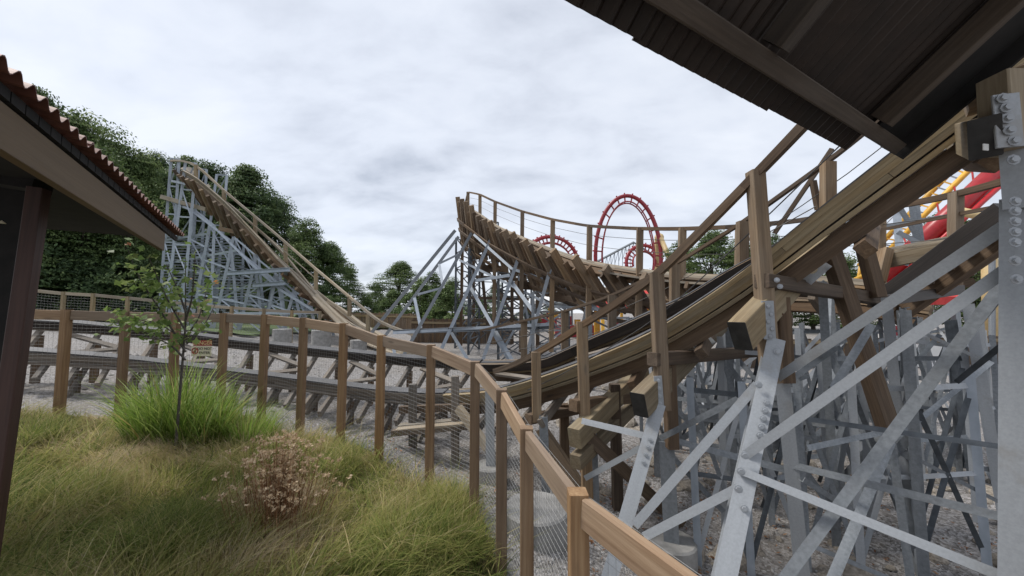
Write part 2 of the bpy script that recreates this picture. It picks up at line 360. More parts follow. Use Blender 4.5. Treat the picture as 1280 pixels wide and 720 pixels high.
FENCE = [(-60, 384, 5.2), (5, 386, 5.5), (84, 388, 5.8), (158, 390, 6.1), (221, 391, 6.3), (281, 392, 6.35), (332, 394, 6.25), (380, 398, 6.02), (430, 405, 5.68), (477, 420, 5.35), (539, 432, 4.85), (594, 453, 4.2), (627, 488, 3.55), (658, 536, 2.95), (722, 617, 2.02), (1051, 852, 1.12)]
FT = [P(*a) for a in FENCE]
FXY = [(p.x, p.y) for p in FT]
def inside_bed(X, Y, m=0.0):
    # on the viewer's side of the fence line
    X = np.asarray(X, float); Y = np.asarray(Y, float)
    poly = [(-11, 1.0), (-11, 5.9)] + [(a, b) for a, b in FXY[:-2]] + [(-.05, 2.2), (-.1, 1.0)]
    n = len(poly); c = np.zeros(X.shape, bool)
    for i in range(n):
        x0, y0 = poly[i]; x1, y1 = poly[(i + 1) % n]
        if y0 == y1: continue
        k = ((y0 > Y) != (y1 > Y)) & (X < (x1 - x0) * (Y - y0) / (y1 - y0) + x0); c ^= k
    return c
sheet('soil', np.linspace(-11, .5, 120), np.linspace(1, 6.6, 60), M['soil'], .03, inside_bed)
LAWN = [(-80, 5), (-17, 8.2)] + [(p.x, p.y) for p in (G(20, 414), G(160, 418), G(300, 421), G(350, 418), G(440, 421), G(500, 412))] + [(-5, 60), (-80, 80)]
def in_poly(poly, X, Y):
    c = np.zeros(np.shape(X), bool)
    for (x0, y0), (x1, y1) in zip(poly, poly[1:] + poly[:1]):
        if y0 != y1: c ^= ((y0 > Y) != (y1 > Y)) & (X < (x1 - x0) * (Y - y0) / (y1 - y0) + x0)
    return c
sheet('lawn', np.linspace(-75, -3, 140), np.linspace(6, 80, 140), M['lawn'], .14, lambda X, Y: in_poly(LAWN, X, Y))
def rocky(n, seed, squash=.7):
    r = np.random.default_rng(seed); b = MB()
    import bmesh
    bm = bmesh.new(); bmesh.ops.create_icosphere(bm, subdivisions=n, radius=1)
    v = [x.co.copy() for x in bm.verts]; f = [tuple(q.index for q in p.verts) for p in bm.faces]; bm.free()
    o = Vector(r.uniform(0, 40, 3)); sc = Vector(r.uniform(.7, 1.25, 3))
    vs = []
    for c in v:
        k = 1 + .42 * mnoise.noise(c * 1.1 + o) + .16 * mnoise.noise(c * 2.7 + o); c = c * k
        vs.append((c.x * sc.x, c.y * sc.y, c.z * sc.z * squash))
    return vs, f
# gravel pebbles
def pebbles(name, n, gen, smin, smax):
    base = [rocky(1, i) for i in range(5)]; V = []; F = []; T = []; k = 0
    for i in range(n):
        x, y = gen(); v, f = base[i % 5]; s = random.uniform(smin, smax) * (1 + .5 * (random.random() ** 4)); a = random.uniform(0, 6.28); ca, sa = math.cos(a) * s, math.sin(a) * s
        va = np.array(v); q = np.stack([va[:, 0] * ca - va[:, 1] * sa + x, va[:, 0] * sa + va[:, 1] * ca + y, va[:, 2] * s], -1); V.append(q); F.append(np.array(f) + k); k += len(v); T.append(np.full(len(v), random.random()))
    V = np.concatenate(V); V[:, 2] += gz_np(V[:, 0], V[:, 1]); stuff(mesh_obj(name, V, np.concatenate(F), None, np.concatenate(T), M['pebble']))
def near_gravel():
    while True:
        r = random.random()
        x, y = random.uniform(-.5, 5), random.uniform(1.2, 6.5)
        if r < .35: x, y = random.uniform(-3, 3), random.uniform(3.0, 7.5)
        if not inside_bed(np.array([x]), np.array([y]))[0]: return x, y
pebbles('gravel', 9000, near_gravel, .008, .02)
pebbles('gravel', 3500, lambda: (random.uniform(-14, 12), random.uniform(6.5, 18)), .015, .045)
# rubble rocks
rk = [rocky(2, 30 + i, .75) for i in range(6)]; rme = []
for i, (v, f) in enumerate(rk):
    me = bpy.data.meshes.new('rock'); me.from_pydata(v, [], f); me.shade_flat(); me.materials.append(M['stone']); rme.append(me)
def rock(x, y, s, label, group):
    o = bpy.data.objects.new('rock', random.choice(rme)); COL.objects.link(o); o.location = (x, y, gz(x, y) + s * .08); o.scale = (s, s * random.uniform(.7, 1.1), s * random.uniform(.6, .9)); o.rotation_euler = (random.uniform(-.3, .3), random.uniform(-.3, .3), random.uniform(0, 6.3)); tag(o, label, 'rock', group)
for i in range(200):
    x, y = random.uniform(1.2, 8), random.uniform(2.4, 7)
    rock(x, y, random.uniform(.035, .12) if i % 6 else random.uniform(.12, .22), 'rough tan rock lying in the rubble under the steel trestle at right', 'rocks under the right trestle')
for i in range(90):
    rock(random.uniform(1, 14), random.uniform(8, 14), random.uniform(.1, .3), 'pale rough rock on the stony bank behind the trestle', 'rocks on the stony bank')
for i in range(24):
    p = G(random.uniform(440, 520), random.uniform(398, 412)); rock(p.x, p.y, random.uniform(.2, .45), 'pale tan boulder beside the foot of the far wooden drop', 'boulders by the foot of the drop')
# fallen leaves and bark scraps on the gravel
nl = 1500; LX = np.concatenate([rng.uniform(.6, 6, nl), rng.uniform(-3.5, 2, 400)]); LY = np.concatenate([rng.uniform(1.8, 7.5, nl), rng.uniform(4.3, 7, 400)]); kk = ~inside_bed(LX, LY); LX, LY = LX[kk], LY[kk]; nl = len(LX)
LZ = gz_np(LX, LY) + .022; la_ = rng.uniform(0, 6.28, nl); ls = rng.uniform(.012, .035, nl); ti = rng.uniform(-.012, .02, nl)
LVv = np.stack([np.stack([LX + ls * np.cos(la_), LY + ls * np.sin(la_), LZ + ti], -1), np.stack([LX - .5 * ls * np.sin(la_), LY + .5 * ls * np.cos(la_), LZ], -1), np.stack([LX - ls * np.cos(la_), LY - ls * np.sin(la_), LZ - ti * .3], -1), np.stack([LX + .5 * ls * np.sin(la_), LY - .5 * ls * np.cos(la_), LZ + ti * .5], -1)], 1).reshape(-1, 3)
stuff(mesh_obj('leaf_litter', LVv, np.arange(nl * 4).reshape(-1, 4), None, np.repeat(rng.random(nl), 4), M['dry_stem']))
# ------------------------------------------------------------------ wire fences
def fence(root, tops, base, pw, wire_r, step, railm, postm, zoff=0.0):
    for i, t in enumerate(tops):
        b = base[i]; MB().beam((t.x, t.y, b - .15), (t.x, t.y, t.z + .012), pw, pw, (0, 1, 0), .006).build('post', postm, root)
    w = MB()
    for i in range(len(tops) - 1):
        a, b = tops[i].copy(), tops[i + 1].copy(); d = (b - a); h = Vector((d.x, d.y, 0)).normalized(); nrm = Vector((-h.y, h.x, 0))
        e = pw * .5 + .002
        MB().beam(a + h * e + Vector((0, 0, -.075)), b - h * e + Vector((0, 0, -.075)), .05, .15, (0, 0, 1), .005).build('rail', railm, root)
        n = max(2, int(d.length / step)); o = nrm * (pw * .5 + .006)
        tri = [(wire_r, 0), (-wire_r * .5, wire_r * .87), (-wire_r * .5, -wire_r * .87)]
        za, zb = a.z - .02, b.z - .02
        for k in range(n + 1):
            f = k / n; q = a.lerp(b, f) + o; w.prism(tri, (q.x, q.y, base[i] * (1 - f) + base[i + 1] * f - .02), (q.x, q.y, q.z - .02), (0, 1, 0), .5, False)
        H = int((a.z - base[i]) / step)
        for k in range(H + 1):
            f = k / max(H, 1); qa = Vector((a.x, a.y, za + (base[i] - za) * f)) + o; qb = Vector((b.x, b.y, zb + (base[i + 1] - zb) * f)) + o
            w.prism(tri, qa, qb, (0, 0, 1), .5, False)
    stuff(w.build('wire_mesh', M['wire'], root))
fn = thing('wire_fence', 'brown timber post and wire mesh fence along the near grass bed', 'fence', (FT[11].x, FT[11].y, gz(*FXY[11])))
fence(fn, FT, [min(gz(p.x, p.y), p.z - 1.3) for p in FT], .1, .0012, .05, M['rail_new'], M['fence'])
FF = [P(-40, 358, 17), P(38, 361, 17.3), (P(80, 365, 17.6)), P(117, 367, 17.9), P(160, 371, 18.2), P(205, 375, 18.6), P(250, 380, 19), P(290, 383, 19.4), P(330, 386, 20), P(365, 388, 20.8), P(400, 389, 21.8)]
ff = thing('wire_fence', 'distant pale timber fence beyond the track, on the lawn edge', 'fence', FF[3] - Vector((0, 0, 1.5)))
fence(ff, FF, [p.z - 1.75 for p in FF], .13, .003, .12, M['deck'], M['timber_tan'])
# danger sign on the fence
sp = P(252, 434, 6.36); sg = thing('danger_sign', 'small red and cream DANGER DO NOT ENTER sign wired to the near fence', 'sign', sp)
def text(s, size, c, m, parent, name='lettering', yoff=-.008):
    cu = bpy.data.curves.new(name, 'FONT'); cu.body = s; cu.size = size; cu.align_x = 'CENTER'; cu.align_y = 'CENTER'; cu.extrude = .0008
    tmp = bpy.data.objects.new(name, cu); me = bpy.data.meshes.new_from_object(tmp); bpy.data.objects.remove(tmp); bpy.data.curves.remove(cu)
    me.materials.append(m); o = bpy.data.objects.new(name, me); COL.objects.link(o); o.parent = parent; o.rotation_euler = (R(90), 0, 0); o.location = Vector((c[0], yoff, c[1])); OFFS[o.name] = OFFS[parent.name]; return o
def flat(name, x0, x1, z0, z1, y0, y1, m, parent):
    L = OFFS[parent.name]; return MB().beam(L + Vector(((x0 + x1) / 2, (y0 + y1) / 2, z0)), L + Vector(((x0 + x1) / 2, (y0 + y1) / 2, z1)), x1 - x0, abs(y1 - y0), (0, -1, 0)).build(name, m, parent)
flat('panel', -.17, .17, -.15, .022, -.003, .003, M['paint_cream'], sg)
flat('header', -.14, .17, .024, .115, -.004, .003, M['paint_red'], sg)
text('DANGER', .085, (.015, .07), M['paint_yellow'], sg); text('DO NOT', .062, (.06, -.025), M['paint_black'], sg); text('ENTER', .062, (.06, -.095), M['paint_black'], sg)
b = MB(); b.path([Vector(OFFS[sg.name]) + Vector((-.105 + .05 * math.cos(a), -.006, -.06 + .05 * math.sin(a))) for a in np.linspace(0, 6.2832, 21)], .008, 5)
Lq = OFFS[sg.name]; b.beam(Lq + Vector((-.14, -.0065, -.095)), Lq + Vector((-.07, -.0065, -.025)), .014, .004, (0, -1, 0)); b.build('prohibition_ring', M['paint_red'], sg)
b = MB(); b.beam(Lq + Vector((-.105, -.004, -.095)), Lq + Vector((-.105, -.004, -.045)), .025, .003, (0, -1, 0)); b.beam(Lq + Vector((-.105, -.004, -.04)), Lq + Vector((-.105, -.004, -.022)), .018, .003, (0, -1, 0)); b.build('figure', M['paint_black'], sg)
# ------------------------------------------------------------------ track machinery
def smooth_path(pts, n, it=30):
    p = np.array([list(q) for q in pts]); d = np.r_[0, np.cumsum(np.linalg.norm(np.diff(p, axis=0), axis=1))]
    s = np.linspace(0, d[-1], n); q = np.stack([np.interp(s, d, p[:, i]) for i in range(3)], -1)
    for _ in range(it): q[1:-1] = .25 * q[:-2] + .5 * q[1:-1] + .25 * q[2:]
    return q
class Track:
    def __init__(s, inner, lat_fn, n=220, it=30, gauge=1.25):
        q = smooth_path(inner, n, it); s.I = [Vector(a) for a in q]; s.n = n; s.g = gauge
        s.S = [0.0]
        for i in range(1, n): s.S.append(s.S[-1] + (s.I[i] - s.I[i - 1]).length)
        s.T = [(s.I[min(i + 1, n - 1)] - s.I[max(i - 1, 0)]).normalized() for i in range(n)]
        s.LA = []; s.UP = []
        for i in range(n):
            bank, side = lat_fn(i / (n - 1), s.I[i]); h = s.T[i].cross(Vector((0, 0, 1))).normalized() * -1 * side
            la = h * math.cos(bank) + Vector((0, 0, 1)) * math.sin(bank); la = (la - s.T[i] * la.dot(s.T[i])).normalized()
            u = la.cross(s.T[i]) if la.cross(s.T[i]).z > 0 else s.T[i].cross(la); s.LA.append(la); s.UP.append(u.normalized())
        s.O = [s.I[i] + s.LA[i] * gauge for i in range(n)]
    def at(s, L):
        i = min(max(int(np.searchsorted(s.S, L)) - 1, 0), s.n - 2); f = (L - s.S[i]) / max(s.S[i + 1] - s.S[i], 1e-6)
        return s.I[i].lerp(s.I[i + 1], f), s.T[i], s.LA[i], s.UP[i]
    def fr(s, L0, L1, outer=False, step=.35):
        n = max(2, int((L1 - L0) / step) + 1); r = []
        for k in range(n):
            L = L0 + (L1 - L0) * k / (n - 1); p, t, la, u = s.at(L); r.append((p + la * s.g if outer else p, la, u, L))
        return r
    def idx(s, px):   # arclength where inner rail crosses an image column
        best = min(range(s.n), key=lambda i: abs(640 + FPX * s.I[i].x / (s.I[i].y) - px) + (1e4 if s.I[i].y < .3 else 0)); return s.S[best]
    def boards(s, root, name, outer, lat0, lat1, up0, up1, m, seg, start=0.0, a=0, b=None, jit=.006, gap=.006, step=.35):
        b = s.S[-1] if b is None else b; L = a; first = True
        while L < b - .05:
            e = min(b, L + (start if first and start > 0 else seg)); first = False
            sg = -1 if outer else 1
            MB().sweep(s.fr(L + gap / 2, e - gap / 2, outer, step), lat0 * sg, lat1 * sg, up0, up1, None, jit).build(name, m, root)
            L = e
# ---- main track: passes low behind the fence and climbs overhead at right
NI = [(-200, 428, 6.1), (30, 437, 6.95), (158, 447, 7.5), (290, 463, 7.95), (374, 473, 7.95), (470, 486, 7.5), (530, 491, 7.05), (600, 489, 6.4), (640, 482, 6.0), (720, 454, 5.35), (815, 415, 4.65), (932, 338, 3.9), (1040, 249, 3.25), (1100, 203, 3.0), (1200, 125, 2.62), (1260, 78, 2.42)]
inner = [P(*a) for a in NI]; d = (inner[-1] - inner[-3]).normalized(); inner += [inner[-1] + d * 1.0, inner[-1] + d * 2.2]
T1 = Track(inner, lambda f, p: (R(23) if p.x < -2 else R(18 + 5 * (-1 - p.x)) if p.x < -1 else R(18 - 3 * max(0, 1 - abs(p.x) / 1.0) + min(4, max(0, p.x) * 2)), 1), 260, 26)
tr = thing('coaster_track', 'main timber coaster track curving low behind the fence and climbing overhead at right', 'coaster track', (T1.at(T1.idx(600))[0].x, T1.at(T1.idx(600))[0].y, -2.45))
sx = T1.idx(560); SEND = T1.S[-1]
for outer in (False, True):
    for (a, b, tm, tm2, sm) in ((0, sx, M['grey_timber'], M['grey_timber'], M['timber']), (sx, SEND, M['timber'] if outer else M['timber_tan'], M['timber_tan'], M['timber_dark'])):
        stp = .4 if b == sx else .25; low_ = b == sx
        T1.boards(tr, 'running_rail', outer, -.07 if low_ else -.045, .075 if low_ else .055, .001, .032 if low_ else .014, M['runner'], 6, 3.1, a, b, 0, .004, stp)
        T1.boards(tr, 'guide_plate', outer, .082 if low_ else .118, .092 if low_ else .13, -.15 if outer else -.09, .0, M['grease'], 5, 2.1, a, b, 0, .004, stp)
        for k in range(3): T1.boards(tr, 'board', outer, -.082 if low_ else -.115, .078 if low_ else .11, -.052 * (k + 1) + .001, -.052 * k, tm, 3.6, 1.0 + .9 * k, a, b, .0015, .004, stp)
        T1.boards(tr, 'filler_board', outer, -.05, .06, -.174, -.155, M['grease'], 5, 1.5, a, b, 0, .003, stp)
        T1.boards(tr, 'board', outer, -.135, .06, -.212, -.172, tm2, 3.0, 2.2, a, b, .006, .01, stp)
        if not low_: T1.boards(tr, 'stringer', outer, -.075, .07, -.39, -.225, sm, 4.2, 2.7, a, b, .004, .006, stp)
L = .3; blk = None
while L < SEND - .2:     # spacer blocks in the open joint
    for outer in (False, True):
        p, t, la, uu = T1.at(L); p = p + la * T1.g if outer else p
        MB().beam(p + uu * -.165 - t * .05, p + uu * -.165 + t * .05, .16, .016, uu, 0).build('spacer_block', M['timber_dark'], tr)
    L += .75
L = .2; k = 0; Lmid = T1.idx(700)
while L < SEND - .3:
    p, t, la, uu = T1.at(L); c = p + uu * (-.46 if L > sx else -.275)
    r = random.uniform(-.08, .08)
    low = L < Lmid
    if p.x < .5: la = (la - t * (.3 * min(1, (.5 - p.x) / 2))).normalized()
    MB().beam(c - la * ((.62 if low else .30) + r), c + la * (T1.g + .5), .07 if low else .1, .12, uu, .004).build('tie', M['grey_timber'] if low else M['timber_dark'], tr)
    if L < sx and k % 2 == 0:
        for q in (c - la * .06, c + la * T1.g):
            MB().beam((q.x, q.y, gz(q.x, q.y) - .1), q - uu * .06 + t * .0, .11, .11, (0, 1, 0), .004).build('stub_post', M['timber_dark'], tr)
        q0 = c - la * .45; q1 = c + la * .5; MB().beam((q0.x, q0.y, gz(q0.x, q0.y)), q1 - uu * .07 + t * .1, .05, .12, (0, 0, 1), 0).build('knee_brace', M['grey_timber'], tr)
    if low and k % 4 == 0:
        q0, _, l0, u0 = T1.at(L + .05); q1, _, l1, u1 = T1.at(min(L + 1.15, SEND)); h = T1.g / 2
        MB().beam(q0 + l0 * .12 + u0 * -.20, q1 + l1 * h + u1 * -.20, .11, .045, u0, 0).build('chevron_brace', M['grey_timber'], tr)
        MB().beam(q0 + l0 * (T1.g - .12) + u0 * -.20, q1 + l1 * (h + .06) + u1 * -.20, .11, .045, u0, 0).build('chevron_brace', M['grey_timber'], tr)
    k += 1; L += .44 if low else .85
# ---- hand rails of the main track
def polyrail(root, name, pts, w, h, m, **k):
    pts = [Vector(p) for p in pts]; b = MB(); fr = []; L = 0
    for i, p in enumerate(pts):
        t = (pts[min(i + 1, len(pts) - 1)] - pts[max(i - 1, 0)]).normalized(); la = t.cross(Vector((0, 0, 1))).normalized(); u = la.cross(t)
        if i: L += (p - pts[i - 1]).length
        fr.append((p, la, u, L))
    return b.sweep(fr, -w / 2, w / 2, -h, 0).build(name, m, root, **k)
hn = thing('track_handrail', 'heavy near timber handrail rising along the main track to the roof', 'handrail', P(670, 520, 5.3))
NR = [P(618, 461, 6.0), P(645, 452, 5.7), P(671, 438, 5.35), P(700, 421, 5.05), P(727, 403, 4.75), (P(775, 372, 4.4)), P(820, 340, 4.08), P(880, 279, 3.72), P(944, 213, 3.42), P(992, 163, 3.2), P(1050, 100, 2.95)]
for i in range(0, len(NR) - 2, 2): polyrail(hn, 'rail', smooth_path(NR, 61, 6)[i * 6:(i + 2) * 6 + 1], .09, .075, M['timber_dark'])
hf = thing('track_handrail', 'thinner far timber handrail along the far side of the main track', 'handrail', P(655, 440, 7.6))
FR = [P(600, 412, 8.6), P(640, 403, 8.2), P(709, 387, 7.4), P(762, 369, 6.8), P(840, 331, 6.1), P(927, 277, 5.35), P(1045, 192, 4.4), P(1120, 130, 4.0)]
FRS = smooth_path(FR, 57, 4)
for i in range(0, 56, 14): polyrail(hf, 'rail', FRS[i:i + 15], .075, .045, M['timber_dark'])
for (px, y0, y1, Z) in ((655, 400, 452, 8.1), (706, 388, 446, 7.45), (765, 369, 425, 6.75), (843, 330, 392, 6.05), (928, 277, 345, 5.3), (1035, 203, 262, 4.45)):
    bm_(hf, 'post', P(px, y1, Z), P(px, y0, Z), .14, .1, M['timber'], (0, 1, 0))
for dz in (.35, .62):
    MB().path([Vector(a) - Vector((0, 0, dz)) for a in FRS[::4]], .006, 4).build('cable', M['cable'], hf)
NRS = smooth_path(NR, 31, 6)
MB().path([Vector(a) - Vector((0, 0, .5)) + Vector((.05, .05, 0)) for a in NRS[4:]], .006, 4).build('cable', M['cable'], hn)
# third thin rail seen past the roof corner
h3 = thing('thin_guard_rail', 'thin dark guard rail crossing the sky below the roof corner', 'handrail', P(1018, 228, 4.9))
MB().beam(P(968, 292, 5.2), P(1040, 186, 4.7), .05, .05).build('rail', M['timber_dark'], h3); MB().beam(P(1016, 226, 4.85), P(1023, 262, 4.85), .06, .06, (0, 1, 0)).build('post', M['timber_dark'], h3)
MB().tube(P(962, 290, 5.2), P(1020, 258, 4.8), .008, 5).build('cable', M['cable'], h3)
# ---- support bents
def floor_z(p): return gz(p.x, p.y)
def footing(p, r=.22, h=.3, label=None):
    z = gz(p.x, p.y); o = MB().cyl((p.x, p.y, z - .1), r, h + .1).build('concrete_footing', M['concrete'], off=(p.x, p.y, z)); tag(o, label or 'round concrete footing under a steel leg of the trestle', 'footing', 'concrete footings of the trestle'); return o
def to_ground(p, q, sink=.0):
    p, q = Vector(p), Vector(q); d = q - p; z = floor_z(q); f = (z + sink - p.z) / d.z; r = p + d * f; z = floor_z(r); f = (z + sink - p.z) / d.z; return p + d * f
def br(root, a, b, wpx, m='steel', name='brace', th=.009, fl=.05, face=None):
    # a, b: (px, py, distance); breadth given as it measures at the middle
    p, q = P(*a), P(*b); m_ = (p + q) / 2; w = wpx * (a[2] + b[2]) / 2 / FPX * .86 * (.35 + .65 * m_.y / m_.length)
    MB().angle(p, q, w, face, th, fl).build(name, M[m], root)
def hcol(root, name, p, q, w, d, m='steel', face=None): return MB().hsec(p, q, w, d, face).build(name, M[m], root)
def ledger(root, p0, p1, w, h, cap=True):
    p0, p1 = Vector(p0), Vector(p1); t = (p1 - p0).normalized()
    o = MB().beam(p0, p1, w, h, (0, 0, 1), .006).build('ledger', M['timber_tan'], root)
    if cap: MB().beam(p0 - t * .006, p0 - t * .001, w + .001, h + .001, (0, 0, 1), .006).build('end_cap', M['lumber_end'], o)
    return o
# bent at the tall leaning post
b4 = thing('support_bent', 'trestle bent with tall leaning post, bolted plate and battered steel leg', 'trestle bent', to_ground(P(980, 480, 3.75), P(1003, 720, 3.75)))
bm_(b4, 'post', P(963, 478, 3.42), P(944, 214, 3.42), .125, .12, M['timber'], (0, 1, 0), .006)
bm_(b4, 'post', P(982, 478, 3.62), P(975, 372, 3.62), .12, .12, M['timber_dark'], (0, 1, 0), .006)
pl0, pl1 = P(962, 424, 3.33), P(959, 376, 3.33)
bp = MB().beam(pl0, pl1, .11, .012, (0, 1, 0), .002).build('bolt_plate', M['steel'], b4); bolts(bp, [pl0.lerp(pl1, f) + Vector((o, -.008, 0)) for f, o in ((.08, .0), (.27, .02), (.46, -.01), (.65, .02), (.86, 0))], (-.35, -1, 0), .014)
bm_(b4, 'cross_timber', P(952, 351, 3.38), P(1098, 374, 4.6), .13, .13, M['timber_dark'], (0, 0, 1), .006)
bolts(b4, [P(971, 350, 3.34), P(975, 358, 3.36)], (-.6, -1, 0), .014)
ledger(b4, P(925, 420, 3.22), P(1066, 268, 4.9), .15, .27)
q = to_ground(P(968, 428, 3.38), P(905, 720, 2.76)); hcol(b4, 'battered_leg', q, P(968, 428, 3.38), .135, .16, face=(-.45, -.9, .2)); LA4 = (P(968, 428, 3.38), q)
q2 = to_ground(P(978, 478, 3.72), P(1003, 720, 3.72)); hcol(b4, 'column', q2, P(978, 474, 3.72), .12, .12, 'steel'); footing(q2, .3, .16, 'round concrete footing under the central steel column')
f4 = LA4[0]; bolts(b4, [LA4[0].lerp(LA4[1], f) + Vector((-.03, -.1, 0)) for f in (.03, .2, .225, .25, .275, .3, .5)], (-.4, -1, .1), .016)
br(b4, (947, 480, 3.2), (793, 657, 3.35), 13); br(b4, (923, 610, 2.9), (805, 671, 3.2), 13); br(b4, (925, 588, 2.92), (1262, 724, 2.15), 15)
br(b4, (932, 569, 2.98), (1262, 334, 2.1), 17); br(b4, (960, 480, 3.45), (1256, 283, 2.12), 17)
bolts(b4, [P(931, 569, 2.93), P(926, 589, 2.86), P(923, 611, 2.82), P(948, 481, 3.15)], (-.4, -1, .1), .018)
# bent at the lower post
b3 = thing('support_bent', 'trestle bent with plated post and shorter battered leg, left of the tall one', 'trestle bent', to_ground(P(832, 557, 4.35), P(840, 690, 4.35)))
bm_(b3, 'post', P(829, 512, 4.05), P(820, 341, 4.07), .135, .12, M['timber'], (0, 1, 0), .006)
bm_(b3, 'post', P(840, 560, 4.25), P(836, 455, 4.25), .12, .12, M['timber_dark'], (0, 1, 0), .006)
pl0, pl1 = P(825, 508, 3.97), P(822, 470, 3.97); bp = MB().beam(pl0, pl1, .085, .012, (0, 1, 0), .002).build('bolt_plate', M['steel'], b3); bolts(bp, [pl0.lerp(pl1, f) + Vector((0, -.008, 0)) for f in (.1, .35, .6, .85)], (-.3, -1, 0), .014)
bm_(b3, 'cross_timber', P(815, 449, 4.02), P(960, 438, 5.5), .13, .14, M['timber_dark'], (0, 0, 1), .006)
ledger(b3, P(799, 506, 3.85), P(905, 398, 5.6), .16, .26)
q = to_ground(P(823, 508, 4.02), P(768, 700, 3.4)); hcol(b3, 'battered_leg', q, P(823, 508, 4.02), .13, .16, face=(-.35, -.9, .2))
bolts(b3, [P(823, 508, 4.02).lerp(q, f) + Vector((-.03, -.095, 0)) for f in (.18, .22, .26, .3)], (-.4, -1, .1), .015)
q2 = to_ground(P(833, 555, 4.35), P(840, 690, 4.35)); hcol(b3, 'column', q2, P(833, 550, 4.35), .16, .15, 'steel_dull'); footing(q2, .26, .22, 'round concrete footing under the lower trestle column')
br(b3, (727, 526, 4.4), (812, 546, 3.95), 9); br(b3, (731, 598, 4.5), (800, 560, 4.0), 8); br(b3, (825, 548, 4.2), (922, 499, 3.6), 9, 'steel_dull'); br(b3, (833, 548, 4.3), (985, 588, 3.8), 10, 'steel_dull'); br(b3, (836, 566, 4.4), (905, 640, 4.5), 8, 'steel_dull')
# bent at the post behind the fence corner
b2 = thing('support_bent', 'timber trestle bent with double sloping ledgers just right of the fence corner', 'trestle bent', to_ground(P(735, 560, 4.75), P(735, 640, 4.75)))
bm_(b2, 'post', to_ground(P(727, 402, 4.75), P(734, 612, 4.75)), P(727, 402, 4.75), .13, .1, M['timber'], (0, 1, 0), .006)
bm_(b2, 'cross_timber', P(716, 507, 4.72), P(815, 493, 6.0), .13, .14, M['timber_dark'], (0, 0, 1), .006)
ledger(b2, P(718, 548, 4.45), P(805, 462, 6.2), .16, .24, False); ledger(b2, P(719, 578, 4.45), P(800, 500, 6.0), .14, .17, False)
bm_(b2, 'knee_brace', P(735, 545, 4.7), P(850, 655, 5.0), .12, .15, M['timber_dark']); bm_(b2, 'inner_post', to_ground(P(770, 520, 5.3), P(772, 620, 5.3)), P(768, 480, 5.3), .13, .13, M['timber_dark'], (0, 1, 0))
hcol(b2, 'column', to_ground(P(741, 560, 4.9), P(744, 640, 4.9)), P(740, 540, 4.9), .12, .12, 'steel_dull')
# bent at the first handrail post
b1 = thing('support_bent', 'low timber trestle bent behind the fence corner posts', 'trestle bent', to_ground(P(672, 500, 5.3), P(674, 600, 5.3)))
bm_(b1, 'post', P(671, 527, 5.3), P(670, 440, 5.3), .13, .1, M['timber'], (0, 1, 0), .006)
bm_(b1, 'cross_timber', P(660, 524, 5.28), P(745, 507, 6.6), .13, .13, M['timber_dark'], (0, 0, 1), .006)
bm_(b1, 'knee_brace', P(676, 535, 5.25), P(726, 610, 5.0), .11, .14, M['timber']); bm_(b1, 'inner_post', to_ground(P(705, 520, 6.0), P(706, 600, 6.0)), P(705, 505, 6.0), .14, .14, M['timber_dark'], (0, 1, 0))
hcol(b1, 'column', to_ground(P(680, 540, 5.2), P(682, 600, 5.2)), P(679, 520, 5.2), .12, .12, 'steel_dull')
q = to_ground(P(671, 600, 4.2), P(671, 640, 4.2)); footing(q, .36, .22, 'wide round concrete footing right behind the fence')
# low bent and planks behind the fence left of its corner
b0 = thing('support_bent', 'short bent of thin steel column and grey posts seen through the fence mesh', 'trestle bent', to_ground(P(613, 540, 5.6), P(613, 580, 5.6)))
q = to_ground(P(613, 500, 5.6), P(613, 580, 5.6)); hcol(b0, 'column', q, P(612, 478, 5.6), .13, .12); footing(q, .24, .24, 'small round concrete footing behind the fence corner')
for (px, y0, Z) in ((516, 480, 6.4), (569, 470, 6.3)): bm_(b0, 'post', to_ground(P(px, 500, Z), P(px, 560, Z)), P(px, y0, Z), .12, .12, M['grey_timber'], (0, 1, 0), .006)
bm_(b0, 'knee_brace', P(573, 510, 6.1), P(610, 560, 5.7), .1, .13, M['deck']); bm_(b0, 'beam', P(490, 541, 6.1), P(590, 532, 6.2), .12, .09, M['timber']); bm_(b0, 'beam', P(500, 512, 6.6), P(600, 508, 6.4), .1, .12, M['timber_dark'])
for k in range(2): bm_(b0, 'plank', P(496 + 3 * k, 537 - 5 * k, 6.15 + .18 * k), P(584, 529 - 5 * k, 6.15 + .18 * k), .17, .04, M['deck'], (0, 0, 1), .003)
# the nearest bent, its column fills the right edge
b6 = thing('support_bent', 'nearest trestle bent, huge galvanised column at the right edge', 'trestle bent', (2.78, 2.05, gz(2.78, 2.05)))
bm_(b6, 'post', P(1258, 190, 2.02), P(1252, 96, 2.02), .125, .15, M['deck'], (0, 1, 0), .008)
bm_(b6, 'post', P(1290, 150, 2.1), P(1283, 84, 2.1), .14, .14, M['timber'], (0, 1, 0), .008)
pl0, pl1 = P(1262, 184, 1.93), P(1256, 118, 1.93); bp = MB().beam(pl0, pl1, .115, .014, (-.25, -1, 0), .003).build('bolt_plate', M['steel'], b6)
bolts(bp, [pl0.lerp(pl1, f) + Vector((-.01 + o, -.012, 0)) for f, o in ((.1, .02), (.3, .0), (.52, -.005), (.72, -.005), (.9, -.02))], (-.3, -1, 0), .017)
a0, a1 = P(1282, 262, 2.02), P(1276, 182, 2.02); hcol(b6, 'column_head', a0, a1, .15, .16)
bolts(b6, [P(1266, 200, 1.92)], (-.3, -1, 0), .017)
zb = gz(2.75, 2.0); cx0 = P(1306, 250, 2.03); cx1 = P(1308, 700, 2.03); hcol(b6, 'column', to_ground(cx0, cx1), cx0, .30, .26)
